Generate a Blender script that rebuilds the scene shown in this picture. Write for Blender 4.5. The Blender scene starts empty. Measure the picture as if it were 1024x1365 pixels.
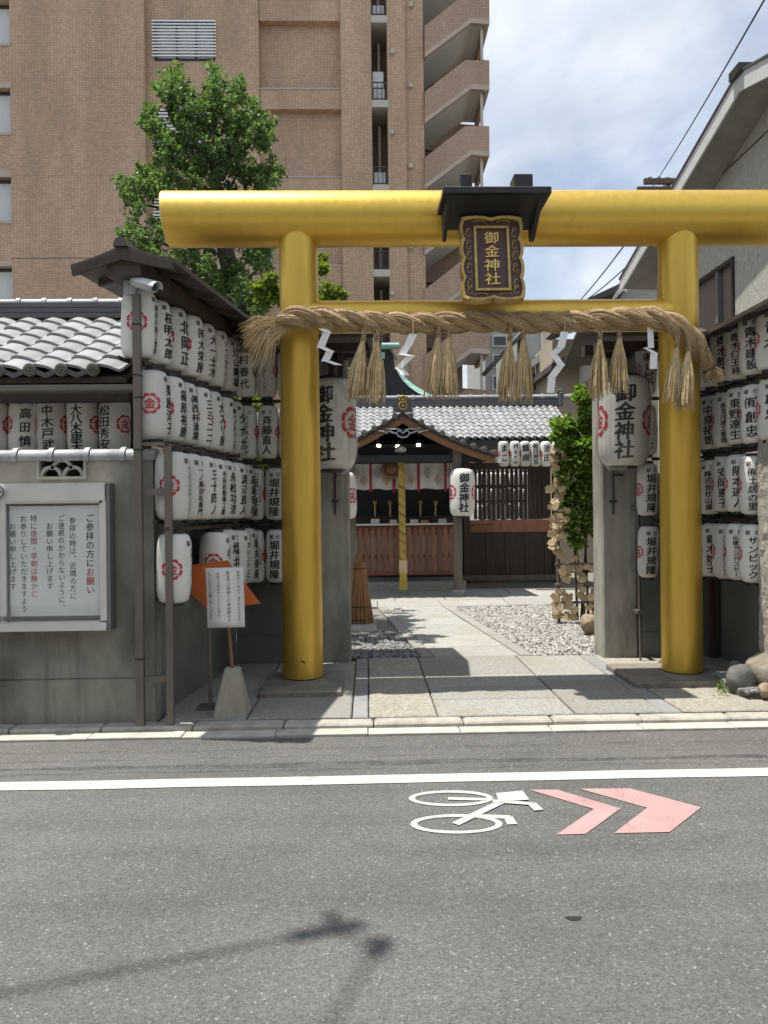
import bpy, bmesh, math, random
from mathutils import Vector, Matrix
import numpy as np
R_ = random.Random(7)
rad = math.radians
SC = bpy.context.scene
COL = SC.collection

# ------------------------------------------------------------------ camera
FPX = 1026.0
CAMZ = 1.5
YAW, ROLL = rad(1.3), 0.011
_F = Vector((math.sin(YAW), math.cos(YAW), 0))
_R0 = Vector((math.cos(YAW), -math.sin(YAW), 0))
_Z = Vector((0, 0, 1))
_R = _R0 * math.cos(ROLL) - _Z * math.sin(ROLL)
_U = _Z * math.cos(ROLL) + _R0 * math.sin(ROLL)
camd = bpy.data.cameras.new('camera')
cam = bpy.data.objects.new('camera', camd)
COL.objects.link(cam)
cam.matrix_world = Matrix(((_R.x, _U.x, -_F.x, 0), (_R.y, _U.y, -_F.y, 0), (_R.z, _U.z, -_F.z, CAMZ), (0, 0, 0, 1)))
camd.sensor_fit = 'HORIZONTAL'
camd.sensor_width = 36.0
camd.lens = 36.0 * FPX / 1024.0
camd.clip_end = 900
camd.clip_start = 0.05
SC.camera = cam

# ------------------------------------------------------------------ light
SUNV = Vector((-0.27, 0.025, 1.0)).normalized()
sund = bpy.data.lights.new('sun', 'SUN')
sund.energy = 4.3
sund.angle = rad(0.53)
sund.color = (1.0, 0.955, 0.87)
sun = bpy.data.objects.new('sun', sund)
COL.objects.link(sun)
sun.rotation_mode = 'QUATERNION'
sun.rotation_quaternion = SUNV.to_track_quat('Z', 'Y')
world = bpy.data.worlds.new('World')
SC.world = world
world.use_nodes = True
wn, wl = world.node_tree.nodes, world.node_tree.links
wn.clear()
w_out = wn.new('ShaderNodeOutputWorld')
w_bg = wn.new('ShaderNodeBackground')
w_bg.inputs['Strength'].default_value = 0.102
w_sky = wn.new('ShaderNodeTexSky')
w_sky.sky_type = 'NISHITA'
w_sky.sun_disc = False
w_sky.sun_elevation = math.asin(SUNV.z)
w_sky.sun_rotation = math.atan2(SUNV.x, SUNV.y) % (2 * math.pi)
w_sky.air_density = 1.0
w_sky.dust_density = 0.6
w_sky.ozone_density = 1.5
w_tc = wn.new('ShaderNodeTexCoord')
w_sep = wn.new('ShaderNodeSeparateXYZ')
wl.new(w_tc.outputs['Generated'], w_sep.inputs[0])
w_max = wn.new('ShaderNodeMath'); w_max.operation = 'MAXIMUM'; w_max.inputs[1].default_value = 0.0
wl.new(w_sep.outputs['Z'], w_max.inputs[0])
w_add = wn.new('ShaderNodeMath'); w_add.operation = 'ADD'; w_add.inputs[1].default_value = 0.18
wl.new(w_max.outputs[0], w_add.inputs[0])
w_dv = wn.new('ShaderNodeVectorMath'); w_dv.operation = 'DIVIDE'
w_cmb = wn.new('ShaderNodeCombineXYZ')
for _i in range(3):
    wl.new(w_add.outputs[0], w_cmb.inputs[_i])
wl.new(w_tc.outputs['Generated'], w_dv.inputs[0])
wl.new(w_cmb.outputs[0], w_dv.inputs[1])
w_map = wn.new('ShaderNodeMapping')
w_map.inputs['Scale'].default_value = (1.15, 0.75, 0.0)
w_map.inputs['Location'].default_value = (3.3, 1.7, 0)
w_map.inputs['Rotation'].default_value = (0, 0, 0.5)
wl.new(w_dv.outputs[0], w_map.inputs[0])
w_n = wn.new('ShaderNodeTexNoise')
w_n.inputs['Scale'].default_value = 1.5
w_n.inputs['Detail'].default_value = 7
w_n.inputs['Roughness'].default_value = 0.55
w_n.inputs['Distortion'].default_value = 0.4
wl.new(w_map.outputs[0], w_n.inputs['Vector'])
w_cr = wn.new('ShaderNodeValToRGB')
w_cr.color_ramp.elements[0].position = 0.30
w_cr.color_ramp.elements[0].color = (0.15, 0.15, 0.15, 1)
w_cr.color_ramp.elements[1].position = 0.60
w_cr.color_ramp.elements[1].color = (0.93, 0.93, 0.93, 1)
wl.new(w_n.outputs['Fac'], w_cr.inputs[0])
w_n2 = wn.new('ShaderNodeTexNoise')
w_n2.inputs['Scale'].default_value = 3.4
w_n2.inputs['Detail'].default_value = 5
wl.new(w_map.outputs[0], w_n2.inputs['Vector'])
w_cc = wn.new('ShaderNodeValToRGB')
w_cc.color_ramp.elements[0].position = 0.32
w_cc.color_ramp.elements[0].color = (4.8, 5.25, 5.8, 1)
w_cc.color_ramp.elements[1].position = 0.66
w_cc.color_ramp.elements[1].color = (7.1, 7.45, 7.75, 1)
wl.new(w_n2.outputs['Fac'], w_cc.inputs[0])
w_mix = wn.new('ShaderNodeMix'); w_mix.data_type = 'RGBA'
wl.new(w_cr.outputs[0], w_mix.inputs['Factor'])
wl.new(w_sky.outputs[0], w_mix.inputs['A'])
wl.new(w_cc.outputs[0], w_mix.inputs['B'])
wl.new(w_mix.outputs['Result'], w_bg.inputs['Color'])
wl.new(w_bg.outputs[0], w_out.inputs['Surface'])
SC.view_settings.view_transform = 'Standard'
SC.view_settings.look = 'None'
SC.view_settings.gamma = 1
SC.view_settings.use_curve_mapping = False
SC.view_settings.exposure = 0.58
SC.render.engine = 'CYCLES'
SC.cycles.max_bounces = 7
SC.cycles.transparent_max_bounces = 12
SC.cycles.caustics_reflective = False
SC.cycles.caustics_refractive = False


# ------------------------------------------------------------------ helpers
def ray(px, py):
    return _F + _R * ((px - 512) / FPX) - _U * ((py - 682.5) / FPX)


def P(px, py, Y):
    d = ray(px, py)
    t = Y / d.y
    return Vector((d.x * t, Y, CAMZ + d.z * t))


def G(px, py, z=0.0):
    d = ray(px, py)
    t = (z - CAMZ) / d.z
    return Vector((d.x * t, d.y * t, z))


WL = {}


class MB:
    def __init__(s):
        s.v, s.f = [], []

    def add(s, vs, fs):
        b = len(s.v)
        s.v += [Vector(x) for x in vs]
        s.f += [tuple(i + b for i in q) for q in fs]
        return s

    def box(s, x0, y0, z0, x1, y1, z1, M=None):
        vs = [Vector(c) for c in ((x0, y0, z0), (x1, y0, z0), (x1, y1, z0), (x0, y1, z0), (x0, y0, z1), (x1, y0, z1), (x1, y1, z1), (x0, y1, z1))]
        if M is not None:
            vs = [M @ v for v in vs]
        return s.add(vs, [(0, 3, 2, 1), (4, 5, 6, 7), (0, 1, 5, 4), (1, 2, 6, 5), (2, 3, 7, 6), (3, 0, 4, 7)])

    def cbox(s, x0, y0, z0, x1, y1, z1, c=0.01, M=None):
        """box with chamfered vertical and top edges"""
        vs = []
        for z, i in ((z0, 0), (z1 - c, 0), (z1, c)):
            k = c
            a0, b0, a1, b1 = x0 + i, y0 + i, x1 - i, y1 - i
            vs += [(a0 + k, b0, z), (a1 - k, b0, z), (a1, b0 + k, z), (a1, b1 - k, z), (a1 - k, b1, z), (a0 + k, b1, z), (a0, b1 - k, z), (a0, b0 + k, z)]
        vs = [Vector(v) for v in vs]
        if M is not None:
            vs = [M @ v for v in vs]
        fs = [tuple(range(7, -1, -1)), tuple(range(16, 24))]
        for k in (0, 8):
            for i in range(8):
                j = (i + 1) % 8
                fs.append((k + i, k + j, k + 8 + j, k + 8 + i))
        return s.add(vs, fs)

    def tube(s, pts, rs, n=10, cap=True, wob=None):
        pts = [Vector(p) for p in pts]
        if not isinstance(rs, (list, tuple)):
            rs = [rs] * len(pts)
        m = len(pts)
        d0 = (pts[1] - pts[0]).normalized()
        up = Vector((0, 0, 1)) if abs(d0.z) < 0.9 else Vector((1, 0, 0))
        a = d0.cross(up).normalized()
        vs = []
        for i, p in enumerate(pts):
            d = (pts[min(i + 1, m - 1)] - pts[max(i - 1, 0)]).normalized()
            a = (a - d * a.dot(d)).normalized()
            b = d.cross(a)
            for k in range(n):
                t = 2 * math.pi * k / n
                r = rs[i] * (wob(i, k) if wob else 1)
                vs.append(p + (a * math.cos(t) + b * math.sin(t)) * r)
        fs = []
        for i in range(m - 1):
            for k in range(n):
                l = (k + 1) % n
                fs.append((i * n + k, i * n + l, (i + 1) * n + l, (i + 1) * n + k))
        if cap:
            fs.append(tuple(range(n - 1, -1, -1)))
            fs.append(tuple(range((m - 1) * n, m * n)))
        return s.add(vs, fs)

    def lathe(s, prof, c=(0, 0, 0), n=24):
        c = Vector(c)
        vs = [c + Vector((r * math.cos(2 * math.pi * k / n), r * math.sin(2 * math.pi * k / n), z)) for r, z in prof for k in range(n)]
        fs = []
        for i in range(len(prof) - 1):
            for k in range(n):
                l = (k + 1) % n
                fs.append((i * n + k, i * n + l, (i + 1) * n + l, (i + 1) * n + k))
        fs.append(tuple(range(n - 1, -1, -1)))
        fs.append(tuple(range((len(prof) - 1) * n, len(prof) * n)))
        return s.add(vs, fs)

    def prism(s, poly, off):
        """polygon (3-D points) extruded by the vector off"""
        poly = [Vector(p) for p in poly]
        off = Vector(off)
        n = len(poly)
        nrm = Vector((0, 0, 0))
        for i in range(n):
            nrm += (poly[i]).cross(poly[(i + 1) % n])
        if nrm.dot(off) > 0:
            poly = poly[::-1]
        fs = [tuple(range(n)), tuple(range(2 * n - 1, n - 1, -1))]
        for i in range(n):
            j = (i + 1) % n
            fs.append((j, i, i + n, j + n))
        return s.add(poly + [p + off for p in poly], fs)

    def mesh(s, name, smooth=False, o=Vector((0, 0, 0))):
        me = bpy.data.meshes.new(name)
        me.from_pydata([tuple(v - o) for v in s.v], [], s.f)
        if smooth:
            me.polygons.foreach_set('use_smooth', [True] * len(me.polygons))
            if smooth != 'all':
                me.set_sharp_from_angle(angle=rad(38))
        me.update()
        return me

    def build(s, name, m, parent=None, smooth=False, label=None, cat=None, group=None, kind=None):
        if parent is not None:
            o = WL[parent]
        else:
            xs = [v.x for v in s.v]; ys = [v.y for v in s.v]; zs = [v.z for v in s.v]
            o = Vector(((min(xs) + max(xs)) / 2, (min(ys) + max(ys)) / 2, min(zs)))
        me = s.mesh(name, smooth, o)
        if m is not None:
            me.materials.append(m)
        return link(name, me, parent, o if parent is None else None, label, cat, group, kind)


def link(name, me, parent=None, loc=None, label=None, cat=None, group=None, kind=None, rot=None):
    ob = bpy.data.objects.new(name, me)
    COL.objects.link(ob)
    if parent is not None:
        ob.parent = parent
        WL[ob] = WL[parent] + (Vector(loc) if loc is not None else Vector((0, 0, 0)))
    else:
        WL[ob] = Vector(loc) if loc is not None else Vector((0, 0, 0))
    if loc is not None:
        ob.location = loc
    if rot is not None:
        ob.rotation_euler = rot
    for k, v in (('label', label), ('category', cat), ('group', group), ('kind', kind)):
        if v:
            ob[k] = v
    return ob


def thing(name, loc, label=None, cat=None, group=None, kind=None, rot=None):
    ob = link(name, None, None, Vector(loc), label, cat, group, kind, rot)
    ob.empty_display_size = 0.1
    return ob


# ------------------------------------------------------------------ materials
def nodes(name):
    m = bpy.data.materials.new(name)
    m.use_nodes = True
    nt = m.node_tree
    return m, nt.nodes, nt.links, nt.nodes['Principled BSDF']


def _math(n, l, op, a, b=None):
    k = n.new('ShaderNodeMath'); k.operation = op
    for i, x in enumerate((a, b)):
        if x is None:
            continue
        if isinstance(x, (int, float)):
            k.inputs[i].default_value = x
        else:
            l.new(x, k.inputs[i])
    return k.outputs[0]


def _mixc(n, l, fac, a, b, mode='MIX'):
    k = n.new('ShaderNodeMix'); k.data_type = 'RGBA'; k.blend_type = mode
    for nm, x in (('Factor', fac), ('A', a), ('B', b)):
        if isinstance(x, (int, float)):
            k.inputs[nm].default_value = x
        elif isinstance(x, tuple):
            k.inputs[nm].default_value = (*x[:3], 1)
        else:
            l.new(x, k.inputs[nm])
    return k.outputs['Result']


def _noise(n, l, vec, scale, detail=4, rough=0.55):
    k = n.new('ShaderNodeTexNoise')
    k.inputs['Scale'].default_value = scale
    k.inputs['Detail'].default_value = detail
    k.inputs['Roughness'].default_value = rough
    if vec is not None:
        l.new(vec, k.inputs['Vector'])
    return k.outputs['Fac']


def _ramp(n, l, x, p0, p1, c0=0.0, c1=1.0):
    k = n.new('ShaderNodeMapRange')
    l.new(x, k.inputs[0])
    for i, v in enumerate((p0, p1, c0, c1)):
        k.inputs[i + 1].default_value = v
    return k.outputs[0]


def mat(name, col, rough=0.7, metal=0.0, var=0.18, scale=6.0, bump=0.0, bscale=60.0, rnd=0.0, stain=None, stain_s=2.5, stain_amt=0.5, stretch=(1, 1, 1), island=0.0, spec=0.5, rvar=0.0, streak=0.0):
    m, n, l, b = nodes(name)
    tc = n.new('ShaderNodeTexCoord')
    mp = n.new('ShaderNodeMapping')
    mp.inputs['Scale'].default_value = stretch
    l.new(tc.outputs['Object'], mp.inputs[0])
    v = mp.outputs[0]
    f = _noise(n, l, v, scale, 6)
    k = _ramp(n, l, f, 0.25, 0.75, 1 - var, 1 + var)
    if rnd:
        oi = n.new('ShaderNodeObjectInfo')
        k = _math(n, l, 'MULTIPLY', k, _ramp(n, l, oi.outputs['Random'], 0, 1, 1 - rnd, 1 + rnd))
    if island:
        ge = n.new('ShaderNodeNewGeometry')
        k = _math(n, l, 'MULTIPLY', k, _ramp(n, l, ge.outputs['Random Per Island'], 0, 1, 1 - island, 1 + island))
    c = n.new('ShaderNodeVectorMath'); c.operation = 'SCALE'
    c.inputs[0].default_value = col
    l.new(k, c.inputs['Scale'])
    cs = c.outputs[0]
    if stain:
        sf = _ramp(n, l, _noise(n, l, v, stain_s, 5, 0.6), 0.45, 0.72, 0, stain_amt)
        cs = _mixc(n, l, sf, cs, stain)
    if streak:
        m2 = n.new('ShaderNodeMapping'); m2.inputs['Scale'].default_value = (7, 7, 0.35)
        l.new(tc.outputs['Object'], m2.inputs[0])
        sk = _math(n, l, 'MULTIPLY', _ramp(n, l, _noise(n, l, m2.outputs[0], 1.3, 6, 0.65), 0.5, 0.72, 0, streak), _ramp(n, l, _noise(n, l, tc.outputs['Object'], 1.1, 3), 0.35, 0.6, 0.1, 1))
        cs = _mixc(n, l, sk, cs, tuple(0.3 * x for x in col))
    l.new(cs, b.inputs['Base Color'])
    b.inputs['Roughness'].default_value = rough
    if rvar:
        l.new(_ramp(n, l, _noise(n, l, v, scale * 2.3, 4), 0.3, 0.7, rough - rvar, rough + rvar), b.inputs['Roughness'])
    b.inputs['Metallic'].default_value = metal
    b.inputs['Specular IOR Level'].default_value = spec
    if bump:
        bp = n.new('ShaderNodeBump')
        bp.inputs['Strength'].default_value = bump
        bp.inputs['Distance'].default_value = 0.01
        l.new(_noise(n, l, v, bscale, 5, 0.6), bp.inputs['Height'])
        l.new(bp.outputs[0], b.inputs['Normal'])
    return m


def leafmat(name, col, isl=0.35, trans=0.35):
    m = mat(name, col, rough=0.5, var=0.25, scale=1.3, island=isl, spec=0.35)
    n, l = m.node_tree.nodes, m.node_tree.links
    b = n['Principled BSDF']
    src = b.inputs['Base Color'].links[0].from_socket
    t = n.new('ShaderNodeBsdfTranslucent')
    l.new(_mixc(n, l, 1.0, src, (1.25, 1.35, 0.5), 'MULTIPLY'), t.inputs[0])
    mx = n.new('ShaderNodeMixShader')
    mx.inputs[0].default_value = trans
    l.new(b.outputs[0], mx.inputs[1]); l.new(t.outputs[0], mx.inputs[2])
    l.new(mx.outputs[0], n['Material Output'].inputs['Surface'])
    return m


def brickmat(name, col, mortar, bw=0.105, bh=0.055, var=0.3):
    m, n, l, b = nodes(name)
    tc = n.new('ShaderNodeTexCoord')
    sp = n.new('ShaderNodeSeparateXYZ')
    l.new(tc.outputs['Object'], sp.inputs[0])
    cb = n.new('ShaderNodeCombineXYZ')
    l.new(_math(n, l, 'ADD', sp.outputs['X'], sp.outputs['Y']), cb.inputs[0])
    l.new(sp.outputs['Z'], cb.inputs[1])
    br = n.new('ShaderNodeTexBrick')
    l.new(cb.outputs[0], br.inputs['Vector'])
    br.offset = 0.0
    br.inputs['Scale'].default_value = 1.0
    br.inputs['Brick Width'].default_value = bw
    br.inputs['Row Height'].default_value = bh
    br.inputs['Mortar Size'].default_value = 0.006
    br.inputs['Mortar Smooth'].default_value = 0.3
    br.inputs['Color1'].default_value = (*[c * (1 - var) for c in col], 1)
    br.inputs['Color2'].default_value = (*[c * (1 + var) for c in col], 1)
    br.inputs['Mortar'].default_value = (*mortar, 1)
    mp = n.new('ShaderNodeMapping'); mp.inputs['Scale'].default_value = (1, 1, 0.25)
    l.new(tc.outputs['Object'], mp.inputs[0])
    k = _ramp(n, l, _noise(n, l, mp.outputs[0], 0.9, 7, 0.62), 0.3, 0.7, 0.80, 1.14)
    c = n.new('ShaderNodeVectorMath'); c.operation = 'SCALE'
    l.new(br.outputs['Color'], c.inputs[0]); l.new(k, c.inputs['Scale'])
    l.new(c.outputs[0], b.inputs['Base Color'])
    b.inputs['Roughness'].default_value = 0.62
    bp = n.new('ShaderNodeBump'); bp.inputs['Strength'].default_value = 0.5; bp.inputs['Distance'].default_value = 0.01
    bp.invert = True
    l.new(br.outputs['Fac'], bp.inputs['Height'])
    l.new(bp.outputs[0], b.inputs['Normal'])
    return m


def asphalt():
    m, n, l, b = nodes('asphalt')
    tc = n.new('ShaderNodeTexCoord')
    v = tc.outputs['Object']
    vo = n.new('ShaderNodeTexVoronoi'); vo.inputs['Scale'].default_value = 135
    l.new(v, vo.inputs['Vector'])
    sp = n.new('ShaderNodeSeparateColor')
    l.new(vo.outputs['Color'], sp.inputs[0])
    g = _ramp(n, l, sp.outputs[0], 0, 1, 0.68, 1.32)
    fl = _ramp(n, l, sp.outputs[1], 0.972, 0.995, 0, 0.8)
    big = _ramp(n, l, _noise(n, l, v, 0.7, 5, 0.6), 0.3, 0.7, 0.78, 1.2)
    mp = n.new('ShaderNodeMapping'); mp.inputs['Scale'].default_value = (0.12, 2.6, 1); l.new(v, mp.inputs[0])
    st = _ramp(n, l, _noise(n, l, mp.outputs[0], 1.6, 5, 0.6), 0.3, 0.75, 1.1, 0.86)
    k = _math(n, l, 'MULTIPLY', _math(n, l, 'MULTIPLY', g, big), st)
    xyz = n.new('ShaderNodeSeparateXYZ'); l.new(v, xyz.inputs[0])
    wob = _ramp(n, l, _noise(n, l, mp.outputs[0], 9, 3), 0, 1, -0.09, 0.09)
    y = _math(n, l, 'ADD', xyz.outputs['Y'], wob)
    pat = _noise(n, l, v, 5, 4)
    for c, w, s in ((3.42, 0.10, 0.16), (2.95, 0.2, 0.1), (4.60, 0.028, 0.62), (4.74, 0.014, 0.35), (4.90, 0.02, 0.3), (4.50, 0.012, 0.4)):
        d = _math(n, l, 'ABSOLUTE', _math(n, l, 'SUBTRACT', y, c))
        e = _math(n, l, 'MULTIPLY', _ramp(n, l, d, w * 0.4, w * 1.4, s, 0), _ramp(n, l, pat, 0.35, 0.6, 0.15, 1.0))
        k = _math(n, l, 'MULTIPLY', k, _math(n, l, 'SUBTRACT', 1.0, e))
    c = n.new('ShaderNodeVectorMath'); c.operation = 'SCALE'
    c.inputs[0].default_value = (0.112, 0.110, 0.104)
    l.new(k, c.inputs['Scale'])
    l.new(_mixc(n, l, fl, c.outputs[0], (0.29, 0.28, 0.26)), b.inputs['Base Color'])
    b.inputs['Roughness'].default_value = 0.75
    bp = n.new('ShaderNodeBump'); bp.inputs['Strength'].default_value = 0.55; bp.inputs['Distance'].default_value = 0.006
    l.new(vo.outputs['Distance'], bp.inputs['Height'])
    l.new(bp.outputs[0], b.inputs['Normal'])
    return m


def paintmat(name, col):
    m, n, l, b = nodes(name)
    tc = n.new('ShaderNodeTexCoord'); v = tc.outputs['Object']
    w = _ramp(n, l, _math(n, l, 'ADD', _math(n, l, 'MULTIPLY', _noise(n, l, v, 110, 3, 0.6), 0.6), _math(n, l, 'MULTIPLY', _noise(n, l, v, 7, 5, 0.65), 0.4)), 0.53, 0.66, 0, 0.8)
    k = _ramp(n, l, _noise(n, l, v, 5, 5), 0.3, 0.7, 0.9, 1.06)
    c = n.new('ShaderNodeVectorMath'); c.operation = 'SCALE'; c.inputs[0].default_value = col
    l.new(k, c.inputs['Scale'])
    l.new(_mixc(n, l, w, c.outputs[0], (0.13, 0.125, 0.12)), b.inputs['Base Color'])
    b.inputs['Roughness'].default_value = 0.7
    bp = n.new('ShaderNodeBump'); bp.inputs['Strength'].default_value = 0.3; bp.inputs['Distance'].default_value = 0.004
    l.new(_noise(n, l, v, 130, 2), bp.inputs['Height']); l.new(bp.outputs[0], b.inputs['Normal'])
    return m


def glassmat(name, tint=(0.97, 0.985, 0.985), alpha=0.25):
    m, n, l, b = nodes(name)
    n.remove(b)
    tr = n.new('ShaderNodeBsdfTransparent'); tr.inputs[0].default_value = (*tint, 1)
    gl = n.new('ShaderNodeBsdfGlossy'); gl.inputs['Roughness'].default_value = 0.04
    fr = n.new('ShaderNodeLayerWeight'); fr.inputs[0].default_value = 0.5
    mx = n.new('ShaderNodeMixShader')
    fp = _math(n, l, 'POWER', fr.outputs['Facing'], 4.0)
    l.new(_math(n, l, 'ADD', _math(n, l, 'MULTIPLY', fp, 0.5), alpha * 0.1), mx.inputs[0])
    l.new(tr.outputs[0], mx.inputs[1]); l.new(gl.outputs[0], mx.inputs[2])
    l.new(mx.outputs[0], n['Material Output'].inputs['Surface'])
    return m


def emit(name, col, s):
    m, n, l, b = nodes(name)
    b.inputs['Base Color'].default_value = (*col, 1)
    b.inputs['Emission Color'].default_value = (*col, 1)
    b.inputs['Emission Strength'].default_value = s
    return m


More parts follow.
